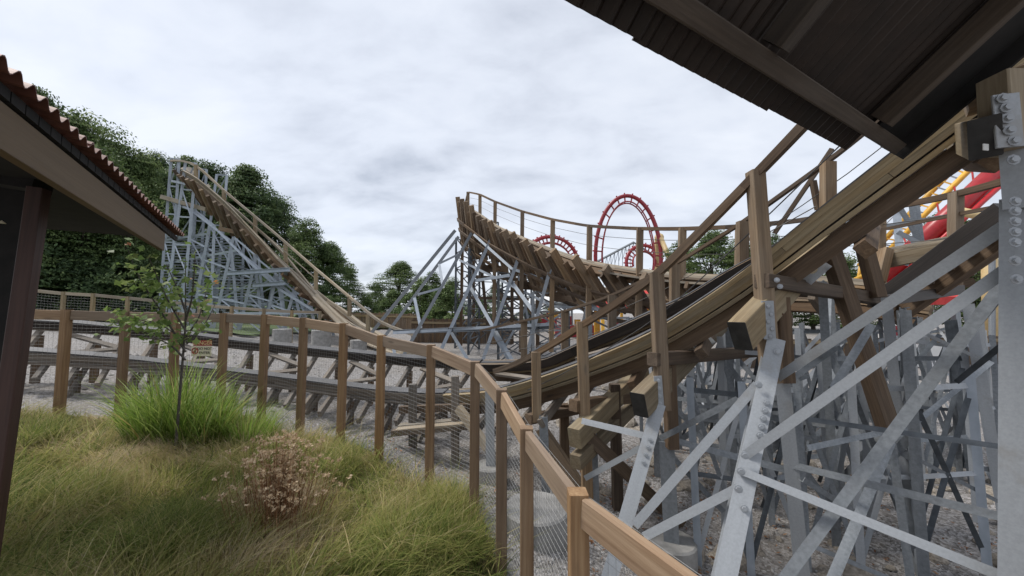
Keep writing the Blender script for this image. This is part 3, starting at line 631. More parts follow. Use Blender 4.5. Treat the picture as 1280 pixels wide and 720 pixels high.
bolts(b6, [P(1268, y, 1.9) for y in (252, 264, 277, 290, 303)], (-.15, -1, .1), .016); bolts(b6, [P(1268, 326, 1.89), P(1270, 349, 1.89)], (-.15, -1, 0), .016)
ledger(b6, P(1231, 172, 1.98), P(1231, 172, 1.98) + Vector((1.9, 1.7, .85)), .12, .22)
bm_(b6, 'cross_timber', P(1205, 128, 2.25), P(1300, 95, 2.05), .13, .16, M['timber'])
o = MB().beam(P(1232, 188, 1.955), P(1232, 180, 1.955), .03, .004, (0, -1, 0)).build('tag', M['paint_white'], b6)
footing(Vector((to_ground(cx0, cx1).x, to_ground(cx0, cx1).y, 0)), .36, .2, 'concrete footing under the nearest column at the right edge')
# bent between: far columns, dark horizontals and crossing angles
b5 = thing('support_bent', 'grey steel bent with crossing angles left of the right edge column', 'trestle bent', to_ground(P(1112, 420, 4.2), P(1137, 707, 4.2)))
hcol(b5, 'column', to_ground(P(1112, 420, 4.3), P(1135, 660, 4.3)), P(1108, 372, 4.3), .095, .09, 'steel'); hcol(b5, 'column', to_ground(P(1212, 400, 4.9), P(1240, 560, 4.9)), P(1210, 380, 4.9), .11, .10, 'steel')
hcol(b5, 'column', to_ground(P(1192, 445, 6), P(1208, 540, 6)), P(1188, 400, 6), .14, .14, 'steel_dark')
bm_(b5, 'inner_post', P(1110, 534, 4.0), P(1035, 305, 4.1), .15, .14, M['timber_dark'], (0, 1, 0)); bm_(b5, 'post', P(1097, 372, 4.3), P(1076, 292, 4.4), .12, .13, M['timber_dark'], (0, 1, 0))
hcol(b5, 'column', to_ground(P(1112, 530, 4.0), P(1135, 700, 4.0)), P(1110, 520, 4.0), .07, .08, 'steel_dull')
br(b5, (1010, 524, 3.9), (1256, 559, 3.4), 9, 'steel_dark'); br(b5, (985, 580, 3.7), (1256, 647, 2.7), 13, 'steel_dull'); br(b5, (1256, 352, 2.5), (965, 745, 2.7), 18, 'steel_dull'); br(b5, (1113, 552, 3.6), (1036, 735, 3.1), 15, 'steel_dull')
br(b5, (1010, 560, 3.6), (1105, 540, 4.0), 9, 'steel_dull'); br(b5, (1105, 560, 4.1), (1240, 452, 4.6), 8, 'steel_dull'); br(b5, (1140, 410, 4.3), (1240, 455, 4.8), 6, 'steel_dull'); br(b5, (1120, 560, 4.2), (1250, 628, 4.3), 7, 'steel_dull')
br(b5, (1090, 405, 3.9), (1042, 485, 3.7), 12, 'steel_dull'); br(b5, (1252, 432, 3.5), (1195, 478, 4.0), 9, 'steel_dark'); br(b5, (1175, 418, 5), (1130, 470, 5), 7, 'steel_dark'); br(b5, (1255, 362, 2.7), (1200, 430, 3.2), 14, 'steel_dull')
bm_(b5, 'cross_timber', P(1090, 378, 4.6), P(1200, 362, 5.4), .1, .13, M['grease'])
br(b5, (985, 455, 4.6), (1100, 408, 4.4), 7, 'steel_dull'); br(b5, (920, 505, 4.5), (1010, 470, 4.4), 6, 'steel_dark'); br(b5, (1005, 600, 3.5), (1100, 660, 3.6), 9, 'steel_dull'); br(b5, (1010, 680, 3.3), (1140, 735, 3.2), 8, 'steel_dull')
br(b5, (992, 472, 4.2), (1046, 434, 4.3), 9, 'steel_dark')
# gusset plates on the ledgers
gp = thing('gusset_plates', 'pierced galvanised gusset plates bolted under the climbing track', 'gusset plates', P(1018, 336, 4.2))
for (px, py, Z, s, a) in ((1015, 337, 3.62, .19, .8), (1060, 290, 3.75, .15, .8), (878, 428, 4.5, .18, .75)):
    c = P(px, py, Z); nrm = Vector((-.55, -.8, .1)).normalized(); ax = nrm.cross(Vector((0, 0, 1))).normalized(); up = ax.cross(nrm); ca, sa = math.cos(a), math.sin(a); e1 = ax * -1 * ca + up * sa; e2 = nrm.cross(e1)
    b = MB(); n = 16; vs = []; 
    for z in (0, .012):
        for k in range(n):
            an = 2 * math.pi * k / n + math.pi / 4; m_ = max(abs(math.cos(an)), abs(math.sin(an))); vs.append(c + (e1 * math.cos(an) * 1.25 + e2 * math.sin(an)) * (s * .5 / m_) + nrm * z)
        for k in range(n):
            an = 2 * math.pi * k / n + math.pi / 4; vs.append(c + (e1 * math.cos(an) * 1.1 + e2 * math.sin(an)) * s * .22 + nrm * z)
    fs = []
    for k in range(n):
        j = (k + 1) % n; fs += [(2 * n + k, 2 * n + j, 3 * n + j, 3 * n + k), (k, n + k, n + j, j), (k, j, 2 * n + j, 2 * n + k), (n + k, 3 * n + k, 3 * n + j, n + j)]
    b.add(vs, fs); bp = b.build('plate', M['steel'], gp); bolts(bp, [c + (e1 * x * 1.2 + e2 * y) * s * .38 + nrm * .014 for x, y in ((-1, -1), (1, -1), (1, 1), (-1, 1))], nrm, .014)
# ---- far columns under the outer rail and the lattice behind
lat = []
def trestle(label, p, q, top, n_lv, m, spread=.0, w=.12, cat='trestle tower'):
    # a two-column braced tower between plan points p and q
    p, q = Vector(p), Vector(q); zp, zq = gz(p.x, p.y), gz(q.x, q.y); t = thing('trestle_tower', label, cat, (p.x, p.y, zp))
    A = (Vector((p.x, p.y, zp)), Vector((p.x, p.y, top))); B = (Vector((q.x, q.y, zq)), Vector((q.x, q.y, top)))
    for c in (A, B): MB().hsec(c[0], c[1], w, w).build('column', M[m], t)
    for k in range(n_lv):
        f0, f1 = k / n_lv, (k + 1) / n_lv
        a0, a1, c0, c1 = A[0].lerp(A[1], f0), A[0].lerp(A[1], f1), B[0].lerp(B[1], f0), B[0].lerp(B[1], f1)
        MB().angle(a1, c1, w * .6, None, .01, .04).build('girt', M[m], t); MB().angle(a0, c1, w * .55, None, .01, .04).build('brace', M[m], t); MB().angle(a1 + Vector((0, .03, 0)), c0 + Vector((0, .03, 0)), w * .55, None, .01, .04).build('brace', M[m], t)
    return A, B
wl = ['grey braced tower under the far rail, first right of the lowest curve', 'grey braced tower under the far rail, second along the climb', 'grey braced tower under the far rail, beside the tall leaning post', 'grey braced tower under the far rail, behind the pierced plates', 'grey braced tower under the far rail, behind the right edge column']
prev = None
for i, px in enumerate((760, 850, 950, 1060)):
    p, t, la, uu = T1.at(T1.idx(px)); p1 = p + la * (T1.g + .25) - uu * .6; p0 = p1 + Vector((la.x, la.y, 0)).normalized() * 1.3; p1.z = min(p1.z, P(1100, 376, p1.y).z) if i == 3 else p1.z
    A, B = trestle(wl[i], p1, p0, p1.z - .1, 2 if i < 2 else 3, 'steel_dull', w=.09)
    if prev:
        root = bpy.data.objects[prev[1]]
        for (c, d) in ((prev[0][0], A), (prev[0][1], B)):
            MB().angle(c[0] + Vector((0, 0, .3)), d[0].lerp(d[1], .55), .08, None, .01, .05).build('side_brace', M['steel_dull'], root); MB().angle(c[0].lerp(c[1], .75), d[0] + Vector((0, 0, .4)), .08, None, .01, .05).build('side_brace', M['steel_dull'], root)
            MB().angle(c[0].lerp(c[1], .5), d[0].lerp(d[1], .45), .08, None, .01, .05).build('side_girt', M['steel_dull'], root)
    prev = ((A, B), [o.name for o in bpy.data.objects if o.name.startswith('trestle_tower')][-1])

# further braced towers filling the ground behind the near bents
wl2 = ['thin grey braced tower low behind the shorter battered leg', 'thin grey braced tower behind the tall leaning post, far row', 'thin grey braced tower behind the dark leaning timber', 'thin grey braced tower in the far row left of the big column', 'thin grey braced tower in the far row beside the big column', 'thin grey braced tower behind the bolted plate of the lower post']
pv = None
for i, (px, Z, yt) in enumerate(((872, 7.4, 432), (985, 6.6, 405), (1068, 6.9, 402), (1150, 6.4, 398), (1225, 6.0, 388), (800, 7.6, 455))):
    p = P(px, yt, Z); q = p + Vector((.9, 1.6, 0)); A, B = trestle(wl2[i], p, q, p.z, 2, 'steel_dull' if i % 2 else 'steel', w=.07)
    root = [o for o in bpy.data.objects if o.name.startswith('trestle_tower')][-1]
    root = bpy.data.objects[sorted([o.name for o in bpy.data.objects if o.name.startswith('trestle_tower')])[-1]]
    if pv and i < 5:
        for (c, d) in ((pv[0], A), (pv[1], B)):
            for f0, f1 in ((.08, .08), (.5, .5), (.08, .5), (.5, .95)): MB().angle(c[0].lerp(c[1], f0), d[0].lerp(d[1], f1), .075, None, .01, .05).build('side_brace', M['steel_dull' if f0 < .3 else 'steel'], root)
    pv = (A, B)

# slim receding rows of posts with light crossing angles, under the far side of the climb
rowl = ['low slim row of steel posts just behind the battered legs at right', 'slim row of light steel posts nearest behind the main braces at right', 'second slim row of steel posts behind the main braces at right', 'third slim row of steel posts standing on the stony ground at right', 'farthest slim row of steel posts before the stony bank at right']
rs = random.Random(11)
for j, (Z, yt, x0, x1, st) in enumerate(((4.3, 470, 862, 1245, 66), (5.0, 425, 900, 1245, 58), (6.2, 412, 862, 1250, 49), (7.6, 408, 846, 1255, 45), (9.2, 404, 840, 1256, 40))):
    px = x0; t = None; prevc = None
    while px < x1:
        top = P(px, yt + rs.uniform(-6, 10), Z + rs.uniform(-.15, .15)); bot = Vector((top.x + rs.uniform(-.04, .04), top.y, gz(top.x, top.y)))
        if t is None: t = thing('trestle_row', rowl[j], 'trestle bent', bot)
        m = M[rs.choice(['steel', 'steel_dull', 'steel_dull', 'steel_blue'])]
        MB().hsec(bot, top, .075, .08).build('column', m, t)
        if prevc:
            a0, a1 = prevc
            for f0, f1, w in ((.05, .92, .05), (.92, .05, .05), (.93, .93, .06), (.48, .48, .05)):
                if rs.random() < .85: MB().angle(a0.lerp(a1, f0), bot.lerp(top, f1), w, None, .008, .035).build('girt' if f0 == f1 else 'brace', M[rs.choice(['steel', 'steel_dull', 'steel_dark'])], t)
            if rs.random() < .6: MB().angle(bot.lerp(top, .9), bot + Vector((.25, 1.1, .1)), .05, None, .008, .035).build('brace', M['steel_dark'], t)
        prevc = (bot, top); px += st * rs.uniform(.8, 1.2)
# ------------------------------------------------------------------ banked turn behind, seen from its outer side
OT = [(640, 300, 31), (612, 280, 27.5), (592, 266, 24.5), (583, 259, 22.5), (586, 261, 21), (598, 268, 19.5), (625, 286, 17.5), (655, 299, 15.5), (690, 313, 13.8), (737, 329, 12), (800, 339, 10.4), (860, 345, 9.4), (925, 346, 8.6), (1000, 346, 7.9), (1060, 348, 7.3), (1105, 354, 6.9), (1150, 362, 6.5)]
op = [P(*a) for a in OT]
def bank2(f, p):
    # steep where it turns high, easing to nearly level at right
    return (R(float(np.interp(p.x, [-2.7, -1.8, -.5, .5, 1.5, 2.5, 3.8, 5.5, 9], [-82, -74, -63, -57, -51, -45, -33, -17, -12]))), 1)
T2 = Track(op, bank2, 260, 16, 1.25)
t2 = thing('banked_turn_track', 'high banked wooden turn showing its ledgers from below, behind the fence corner', 'coaster track', P(640, 400, 16))
S2 = T2.S[-1]; c0 = T2.idx(735); c1 = T2.idx(1080)
for outer in (False, True):
    m0 = M['deck'] if not outer else M['timber']
    T2.boards(t2, 'running_rail', outer, -.045, .055, .001, .014, M['runner'], 7, 3.1, 0, S2, 0, .004, .5)
    for k in range(3): T2.boards(t2, 'board', outer, -.13, .11, -.062 * (k + 1) + .004, -.062 * k, m0 if k < 2 else M['timber'], 4.2, 1.2 + .9 * k, 0, S2, .01, .01, .5)
    if not outer:
        for q in (.55, 1.15, 1.9): T2.boards(t2, 'batten', outer, q, q + .16, -.70, -.63, M['timber_dark'], 3.4, 1.0 + q, 0, c0 + 2.5, .02, .02, .5)
    T2.boards(t2, 'stringer', outer, -.08, .08, -.42, -.20, M['timber_dark'], 4.6, 2.2, 0, S2, .006, .01, .5)
for j in range(2):
    L = c0 + 1
    while L < S2 - 3:
        e = L + 2.6 + j * .4; fr = [(p + u * -.2, Vector((la.x, la.y, 0)).normalized(), Vector((0, 0, 1)), q) for p, la, u, q in T2.fr(L + .01, e - .01, False, .6)]
        MB().sweep(fr, -.52 + .25 * j, -.29 + .25 * j, -.05, 0).build('walk_plank', M['deck'], t2); L = e
L = .2; k = 0
while L < S2 - .2:
    p, t, la, uu = T2.at(L); c = p - uu * .5; big = k % 3 == 0
    j = random.uniform(-.2, .16)
    MB().beam(c - la * ((.62 if big else .32) + j), c + la * (T2.g + (1.0 if big else .5) + j), .075 if not big else .115, .26 if big else .18, uu, .006).build('ledger', M['timber_dark'] if (k % 3) else M['timber'], t2)
    k += 1; L += (random.uniform(.24, .32) if p.y > 15 else random.uniform(.33, .42)) if L < c0 + 3 else .6
h2 = thing('turn_handrail', 'grey timber handrail along the outer edge of the banked turn', 'handrail', P(600, 280, 19))
HR = [(578, 268, 25.5), (585, 239, 21.2), (600, 242, 19.5), (619, 251, 18.2), (653, 263, 16), (691, 273, 13.9), (737, 281, 12), (800, 284, 10.3), (853, 284, 9.4), (925, 281, 8.5), (1005, 273, 7.8), (1060, 262, 7.2), (1120, 255, 6.3), (1195, 240, 5.5), (1262, 221, 4.9), (1330, 200, 4.4)]
HRS = smooth_path([P(*a) for a in HR], 91, 2)
for i in range(0, 90, 9): polyrail(h2, 'rail', HRS[i:i + 10], .09, .09, M['timber_dark'])
for dz in (.35, .7): MB().path([Vector(a) - Vector((0, 0, dz)) for a in HRS[4::3]], .007, 4).build('cable', M['cable'], h2)
for (px, y0, y1, Z) in ((585, 240, 285, 21.2), (600, 243, 300, 19.5), (619, 252, 430, 18.0), (653, 264, 440, 15.8), (691, 274, 440, 13.9), (737, 282, 440, 12.0), (800, 285, 400, 10.3), (853, 285, 400, 9.4), (925, 282, 400, 8.5), (1100, 272, 380, 6.6), (1195, 241, 362, 5.5)):
    bm_(h2, 'post', P(px - (2 if y1 > 350 else 0), y1, Z), P(px, y0, Z), .17 if Z > 8 else .13, .12, M['timber'], (0, 1, 0))
polyrail(h2, 'mid_rail', [P(1050, 286, 7.2), P(1110, 284, 6.4), P(1195, 266, 5.5), P(1262, 253, 4.9)], .05, .05, M['timber_dark'])
sup = thing('turn_trestle', 'pale raking steel legs and braces holding up the banked turn', 'trestle', G(545, 448))
def leg2(a, g, w=.16, m='steel_blue'):
    p = P(*a); q = G(*g); MB().hsec(q, p, w, w).build('raking_leg', M[m], sup); return p, q
LG = [leg2((569, 288, 21), (448, 436), .18, 'steel_dull'), leg2((573, 296, 21), (468, 438), .16, 'steel_dull'), leg2((594, 283, 19.6), (499, 454), .15, 'steel_dull'), leg2((614, 298, 18.0), (543, 456), .15), leg2((652, 311, 15.8), (600, 460), .14), leg2((691, 325, 13.8), (653, 462), .13), leg2((741, 350, 12), (716, 462), .12)]
def br2(pts, w=.11, m='steel_blue'):
    for a, b in zip(pts[:-1], pts[1:]): MB().angle(P(*a), P(*b), w, None, .012, .06).build('brace', M[m], sup)
br2([(588, 359, 17.3), (640, 450, 15.0)], .15); br2([(637, 349, 15.7), (673, 398, 14.4)], .15); br2([(593, 351, 17.2), (637, 344, 15.7)], .13)
br2([(522, 368, 18.3), (552, 360, 18.2)]); br2([(549, 330, 19.4), (554, 360, 18.0)], .14); br2([(548, 330, 19.5), (575, 317, 19.4)]); br2([(518, 372, 18.0), (526, 410, 17.2)], .14)
br2([(592, 293, 18.6), (640, 336, 16.4), (700, 356, 14.2), (748, 387, 12.6)], .12); br2([(574, 325, 19.3), (633, 354, 17), (692, 383, 14.6), (748, 387, 13.2)], .11); br2([(748, 387, 13.2), (815, 391, 11.5)], .13)
br2([(616, 415, 15.8), (640, 456, 15.2)], .14); br2([(563, 414, 16.8), (584, 448, 16.4)], .14); br2([(491, 430, 17.4), (495, 452, 17)], .14); br2([(625, 445, 15.8), (660, 380, 16.5)], .1); br2([(648, 345, 16.5), (665, 420, 16.2)], .1)
MB().hsec(P(491, 415, 17.6), P(626, 410, 15.4), .34, .2, (0, 0, 1)).build('girder', M['steel_dull'], sup); MB().hsec(P(627, 410, 15.4), P(694, 408, 14.2), .3, .2, (0, 0, 1)).build('girder', M['steel_dull'], sup)
MB().angle(P(491, 416, 17.3), P(560, 412, 16.3), .13, None).build('girt', M['steel_blue'], sup); MB().angle(P(560, 412, 16.4), P(694, 405, 13.9), .12, None).build('girt', M['steel_blue'], sup)
br2([(800, 395, 11.2), (778, 415, 11.5)], .12); br2([(800, 395, 11.2), (812, 405, 11.2)], .12)
tl = ['slim dark lattice tower at the high end of the banked turn', 'dark lattice tower second from the high end of the banked turn', 'dark lattice tower below the middle of the banked turn', 'grey lattice tower under the lower half of the banked turn', 'grey lattice tower under the right part of the banked turn', 'grey lattice tower under the level stretch behind the main track', 'grey lattice tower behind the climbing track, near the red ride']
for i, (px, Zb, n) in enumerate(((583, 21.6, 7), (604, 19.2, 7), (650, 16.6, 5), (700, 14.2, 4), (770, 11.6, 3), (880, 9.5, 3), (1010, 8.2, 3))):
    L = T2.S[min(range(T2.n), key=lambda j: abs(T2.I[j].y - Zb))]; p, t, la, uu = T2.at(L); p1 = p + la * .2 - uu * .7; p0 = p + la * (T2.g + .5) - uu * .7; top = min(p0.z, p1.z) - .05
    h = Vector((la.x, la.y, 0)).normalized()
    trestle(tl[i], p1, p1 + h * 2.6, top, n, 'steel_dark' if i < 3 else 'steel_dull', w=.12)
for (x0, y0, x1, y1, Z) in ((600, 335, 634, 337, 18.5), (645, 356, 700, 360, 16), (690, 370, 740, 378, 14)): bm_(sup, 'cross_timber', P(x0, y0, Z), P(x1, y1, Z + 1.5), .2, .35, M['timber_dark'])
# ---- side deck by the right posts
sd = thing('side_deck', 'weathered timber side deck between the two posts at right', 'deck', P(1150, 330, 5.9))
bm_(sd, 'edge_beam', P(1092, 330, 6.3), P(1200, 308, 5.45), .12, .22, M['timber_tan']); bm_(sd, 'cross_beam', P(1108, 312, 6.1), P(1098, 352, 6.0), .14, .14, M['timber'], (0, 1, 0))
for k in range(5): bm_(sd, 'plank', P(1100, 322 - k * 2.0, 6.4 + .25 * k), P(1204, 302 - k * 2.0, 5.6 + .25 * k), .23, .045, M['deck'], (0, 0, 1), .003)
for (a, b) in (((1120, 356, 6.0), (1215, 340, 5.6)), ((1120, 374, 6.0), (1218, 352, 5.5))): bm_(sd, 'joist', P(*a), P(*b), .08, .12, M['timber_dark'])
dk = thing('lower_track', 'dark greased lower track climbing behind the grey braces at right', 'coaster track', P(1180, 330, 4.6))
for (dx, dy, dZ, nm, m_, w, h) in ((0, 0, 0, 'running_rail', 'grease', .2, .22), (14, 22, .3, 'stringer', 'timber_dark', .16, .2)):
    bm_(dk, nm, P(1108 + dx, 372 + dy, 5.3 + dZ), P(1262 + dx, 262 + dy, 4.0 + dZ), w, h, M[m_])
for k in range(7): 
    f = k / 6; a = P(1112 + 150 * f, 374 - 108 * f, 5.35 - 1.25 * f); bm_(dk, 'tie', a - Vector((.15, .1, .14)), a + Vector((1.1, .9, .05)), .1, .12, M['timber_dark'])
# ------------------------------------------------------------------ far drop at left
DT = [(247, 216, 32), (238, 216, 29.5), (236, 219, 27.8), (240, 222, 26.6), (252, 229, 26), (290, 262, 25.5), (345, 317, 25), (400, 371, 24), (435, 405, 22.5), (470, 428, 20.5), (505, 440, 18), (545, 447, 16)]
dp = [P(*a) for a in DT]
def bank3(f, p):
    k = min(1, max(0, (f - .35) / .4)); return (R(-50) * (1 - k) + R(-8) * k, 1)
T3 = Track(dp, bank3, 200, 10, 1.25); S3 = T3.S[-1]
t3 = thing('far_drop_track', 'pale wooden drop on a steel trestle descending from upper left', 'coaster track', P(300, 400, 25))
for outer in (False, True):
    for k in range(2): T3.boards(t3, 'board', outer, -.16, .14, -.12 * (k + 1) + .01, -.12 * k, M['deck'], 5, 1.6 + 1.7 * k, 0, S3, .01, .012, .8)
    T3.boards(t3, 'stringer', outer, -.1, .1, -.5, -.24, M['timber'], 6, 2.2, 0, S3, .006, .012, .8)
T3.boards(t3, 'walk_plank', False, -.6, -.2, -.16, -.09, M['deck'], 4, 2.0, 0, S3, .01, .012, .8); T3.boards(t3, 'walk_plank', True, -.6, -.2, -.16, -.09, M['deck'], 4, 2.0, S3 * .5, S3, .01, .012, .8)
L = .3; k = 0
while L < S3 - .3:
    p, t, la, uu = T3.at(L); c = p - uu * .58; big = k % 4 == 0
    MB().beam(c - la * (.8 if big else .5), c + la * (T3.g + (1.0 if big else .6)), .15, .22, uu, 0).build('ledger', M['timber'] if k % 2 else M['timber_dark'], t3); k += 1; L += .75
h4 = thing('drop_handrail', 'pale double handrail running down the far wooden drop', 'handrail', P(345, 290, 25))
for nm, pts in (('rail', [(214, 200, 27.3), (228, 199, 26.6), (245, 204, 26), (280, 237, 25.6), (345, 291, 25), (395, 335, 24.1), (440, 372, 22.6), (475, 402, 20.6), (520, 418, 18)]), ('rail', [(255, 236, 27), (285, 252, 26.6), (312, 276, 26.4), (350, 310, 26), (400, 371, 24.6), (424, 395, 23.6), (455, 413, 22), (480, 425, 20.4)]), ('mid_rail', [(232, 212, 26.4), (280, 249, 25.6), (345, 304, 25), (395, 348, 24.1)])):
    q = smooth_path([P(*a) for a in pts], 33, 2)
    for i in range(0, 32, 8): polyrail(h4, nm, q[i:i + 9], .13 if nm == 'rail' else .05, .13 if nm == 'rail' else .05, M['deck'])
for (px, y0, y1, Z) in ((245, 206, 228, 26), (280, 238, 262, 25.6), (319, 270, 297, 25.3), (357, 302, 328, 24.9), (395, 336, 362, 24.1), (437, 371, 395, 22.6), (460, 393, 415, 21.4), (277, 262, 286, 26.6), (318, 294, 320, 26.4), (358, 322, 346, 25.8), (404, 374, 398, 24.4), (424, 396, 412, 23.4)):
    bm_(h4, 'post', P(px, y1, Z), P(px, y0, Z), .2, .16, M['timber_tan'], (0, 1, 0))
# steel trestle of the far drop
def far_bent(i, a, b, deep, m='steel_blue'):
    # columns at both image columns, girts and crossing braces, a second frame `deep` metres behind
    t = thing('drop_trestle_bent', FB[i], 'trestle bent', G(a[0], 398), 'steel bents under the far drop')
    for dY in (0, deep):
        A1, B1 = P(a[0], a[1], a[2]), P(b[0], b[1], b[2]); A0 = P(a[3], 384, a[2]); B0 = P(b[3], 384, b[2])
        A0.z = gz(A0.x, A0.y); B0.z = gz(B0.x, B0.y)
        o = Vector((.4 * (dY > 0), dY, 0)); A0 += o; A1 += o; B0 += o; B1 += o; A0.z = gz(A0.x, A0.y); B0.z = gz(B0.x, B0.y)
        MB().hsec(A0, A1, .17, .17).build('column', M[m], t); MB().hsec(B0, B1, .17, .17).build('column', M[m], t)
        n = max(1, round(max((A1 - A0).length, (B1 - B0).length) / 2.2))
        for k in range(n):
            f0, f1 = k / n, (k + 1) / n; p0, p1, q0, q1 = A0.lerp(A1, f0), A0.lerp(A1, f1), B0.lerp(B1, f0), B0.lerp(B1, f1)
            MB().angle(p1, q1, .11, None, .015, .07).build('girt', M[m], t); MB().angle(*((p0, q1) if k % 2 else (p1, q0)), .085, None, .015, .06).build('brace', M[m], t)
FB = ['tallest bent at the left top of the far drop', 'bent second from the left under the far drop', 'bent third from the left under the far drop', 'bent in the middle under the far drop', 'bent right of the middle under the far drop', 'shorter bent under the lower half of the far drop', 'low bent near the foot of the far drop', 'lowest bent at the foot of the far drop']
for i, (a, b, dp_) in enumerate((((214, 198, 27.4, 199), (224, 199, 27.0, 212), 2.0), ((232, 203, 26.8, 205), (245, 204, 26.2, 228), 2.4), ((243, 262, 26.6, 222), (268, 282, 26.2, 264), 2.4), ((262, 282, 26.2, 240), (288, 300, 25.8, 300), 2.2), ((292, 296, 25.8, 268), (318, 318, 25.5, 330), 2.0), ((320, 322, 25.4, 300), (346, 343, 25.1, 360), 1.8), ((346, 345, 25, 330), (368, 364, 24.8, 382), 1.6), ((368, 364, 24.7, 352), (388, 378, 24.4, 398), 1.4))): far_bent(i, a, b, dp_)
gd = thing('drop_trestle_girders', 'long pale girders and curved rails along the side of the far drop', 'trestle girders', P(320, 340, 24.5))
MB().hsec(P(284, 342, 24.8), P(362, 337, 23.5), .32, .25, (0, 0, 1)).build('girder', M['steel_blue'], gd); MB().hsec(P(316, 357, 25), P(356, 354, 24), .3, .25, (0, 0, 1)).build('girder', M['steel_blue'], gd); MB().hsec(G(358, 402), P(357, 338, 23.6), .22, .22).build('column', M['steel_dull'], gd)
for pts in ([(214, 252, 27.2), (238, 262, 26.6), (272, 288, 26), (312, 328, 25.2), (350, 362, 24.6), (398, 392, 24)], [(232, 228, 26.4), (252, 238, 26), (276, 262, 25.8)], [(214, 226, 27.2), (232, 230, 26.4)], [(206, 300, 27.3), (262, 292, 26.0)], [(204, 330, 27.2), (300, 312, 25.6)], [(300, 316, 25.5), (370, 372, 24.5)], [(280, 392, 25.2), (398, 391, 24)]):
    for a, b in zip(pts[:-1], pts[1:]): MB().angle(P(*a), P(*b), .16, None, .02, .1).build('side_girt', M['steel_blue'], gd)
bm_(gd, 'cross_timber', P(202, 246, 27.2), P(258, 262, 26.4), .2, .3, M['deck']); bm_(gd, 'cross_timber', P(274, 286, 26.1), P(316, 294, 26.5), .2, .3, M['timber'])
for i in range(26):
    y = 296 + 88 * (i / 25); x0 = 204; MB().angle(P(x0, y, 28.6), P(340 - (386 - y) * .62, y + 1, 27.6), .09, None, .015, .06).build('girt', M['steel_dull' if i % 3 else 'steel_blue'], gd)
# concrete footings out on the gravel
for (px, py, r, h) in ((352, 437, .42, 1.0), (401, 440, .44, 1.05), (448, 440, .4, .6)):
    q = G(px, py); footing(q, r, h, {352: 'tall pale concrete footing left of the other two below the far drop', 401: 'tallest concrete footing, in the middle below the far drop', 448: 'low concrete block right of the tall footings below the far drop'}[px])

# timber bracing hanging below the high end of the turn
for (x0, y0, x1, y1, Z0, Z1) in ((588, 300, 640, 392, 20.5, 19), (600, 318, 612, 430, 20, 20), (578, 310, 576, 432, 22, 22), (592, 300, 592, 430, 21.5, 21.5), (620, 330, 668, 396, 18.5, 17.5), (584, 345, 650, 350, 21, 19), (584, 372, 660, 374, 21, 19), (584, 400, 650, 400, 21, 19), (640, 345, 640, 430, 17.5, 17.5), (672, 345, 672, 440, 16.5, 16.5)):
    MB().beam(P(x0, y0, Z0), P(x1, y1, Z1), .16, .2, (0, 1, 0)).build('timber_brace', M['timber_dark'], sup)


for i, (px, Zb, top_y) in enumerate(((592, 24, 275), (628, 20, 300), (672, 18, 330))):
    p = P(px, top_y, Zb); trestle(['regular dark lattice tower deep behind the high end of the turn', 'regular dark lattice tower behind the middle raking legs', 'regular dark lattice tower behind the right raking legs'][i], p, p + Vector((1.6, .6, 0)), p.z, 6, 'steel_dark', w=.1)
# ------------------------------------------------------------------ red looping ride in the distance
def tube_track(root, spine, inn, latv, gauge, r_sp, r_rail, m, tie_step):
    MB().path(spine, r_sp, 8).build('spine', m, root, smooth=True)
    for s in (-1, 1): MB().path([p + n + l * gauge * s for p, n, l in zip(spine, inn, latv)], r_rail, 6).build('rail', m, root, smooth=True)
    for i in range(0, len(spine), tie_step):
        a = spine[i]; c = a + inn[i]
        MB().path([c + latv[i] * gauge, c + inn[i] * -.25, c - latv[i] * gauge], r_rail * .8, 5).build('tie', m, root); MB().tube(a - inn[i] * .45, c - inn[i] * .25, r_rail * 1.1, 5).build('tie', m, root)
lp = thing('looping_coaster', 'tall red steel loop rising beyond the wooden turn', 'steel coaster', G(790, 402))
c = P(785, 318, 62); ks = 62 / FPX; sp_ = []; inn = []; lt = []
for i in range(57):
    a = R(-38 + 256 * i / 56 - 20); rx, rz = 38 * ks, (76 if math.sin(a) > 0 else 60) * ks
    p = c + Vector((rx * math.cos(a), 1.4 * (i / 56 - .5) * 3, rz * math.sin(a))); sp_.append(p)
    nrm = Vector((-math.cos(a) * 1.0, 0, -math.sin(a) * .9)).normalized() * 1.15; inn.append(nrm); lt.append(Vector((.16, .98, 0)))
tube_track(lp, sp_, inn, lt, .55, .34, .12, M['red'], 3)
MB().tube(G(822, 400) , P(824, 296, 62), .75, 10).build('support', M['cream_steel'], lp, smooth=True); MB().tube(P(826, 298, 61), P(842, 335, 58), .4, 8).build('support', M['cream_steel'], lp, smooth=True)
def arc(label, cx, cy, Z, rpx, a0, a1, gpx):
    t = thing('looping_coaster', label, 'steel coaster', G(cx, 402)); c = P(cx, cy, Z); k = Z / FPX; sp_ = []; inn = []; lt = []
    for i in range(29):
        a = R(a0 + (a1 - a0) * i / 28); sp_.append(c + Vector((rpx * k * math.cos(a), 2.0 * i / 28, rpx * k * math.sin(a)))); inn.append(Vector((-math.cos(a), 0, -math.sin(a))) * gpx * k); lt.append(Vector((.2, .97, 0)))
    tube_track(t, sp_, inn, lt, .55, .32, .12, M['red'], 2)
    MB().tube(G(cx, 402), c + Vector((0, 1, -rpx * k * .6)), .5, 8).build('support', M['cream_steel'], t); return t
arc('small red track arc showing just above the banked turn', 690, 330, 62, 36, 145, 20, 8); arc('low red track coil tucked inside the foot of the tall loop', 808, 330, 66, 25, 190, 5, 8)
hill = thing('pale_lift_hill', 'faint pale lattice lift hill far behind the red loop', 'coaster hill', G(770, 400))
a, b, c2 = P(735, 333, 95), P(792, 303, 95), P(812, 316, 95); MB().path([a, b, c2], .3, 5).build('track', M['steel_dull'], hill)
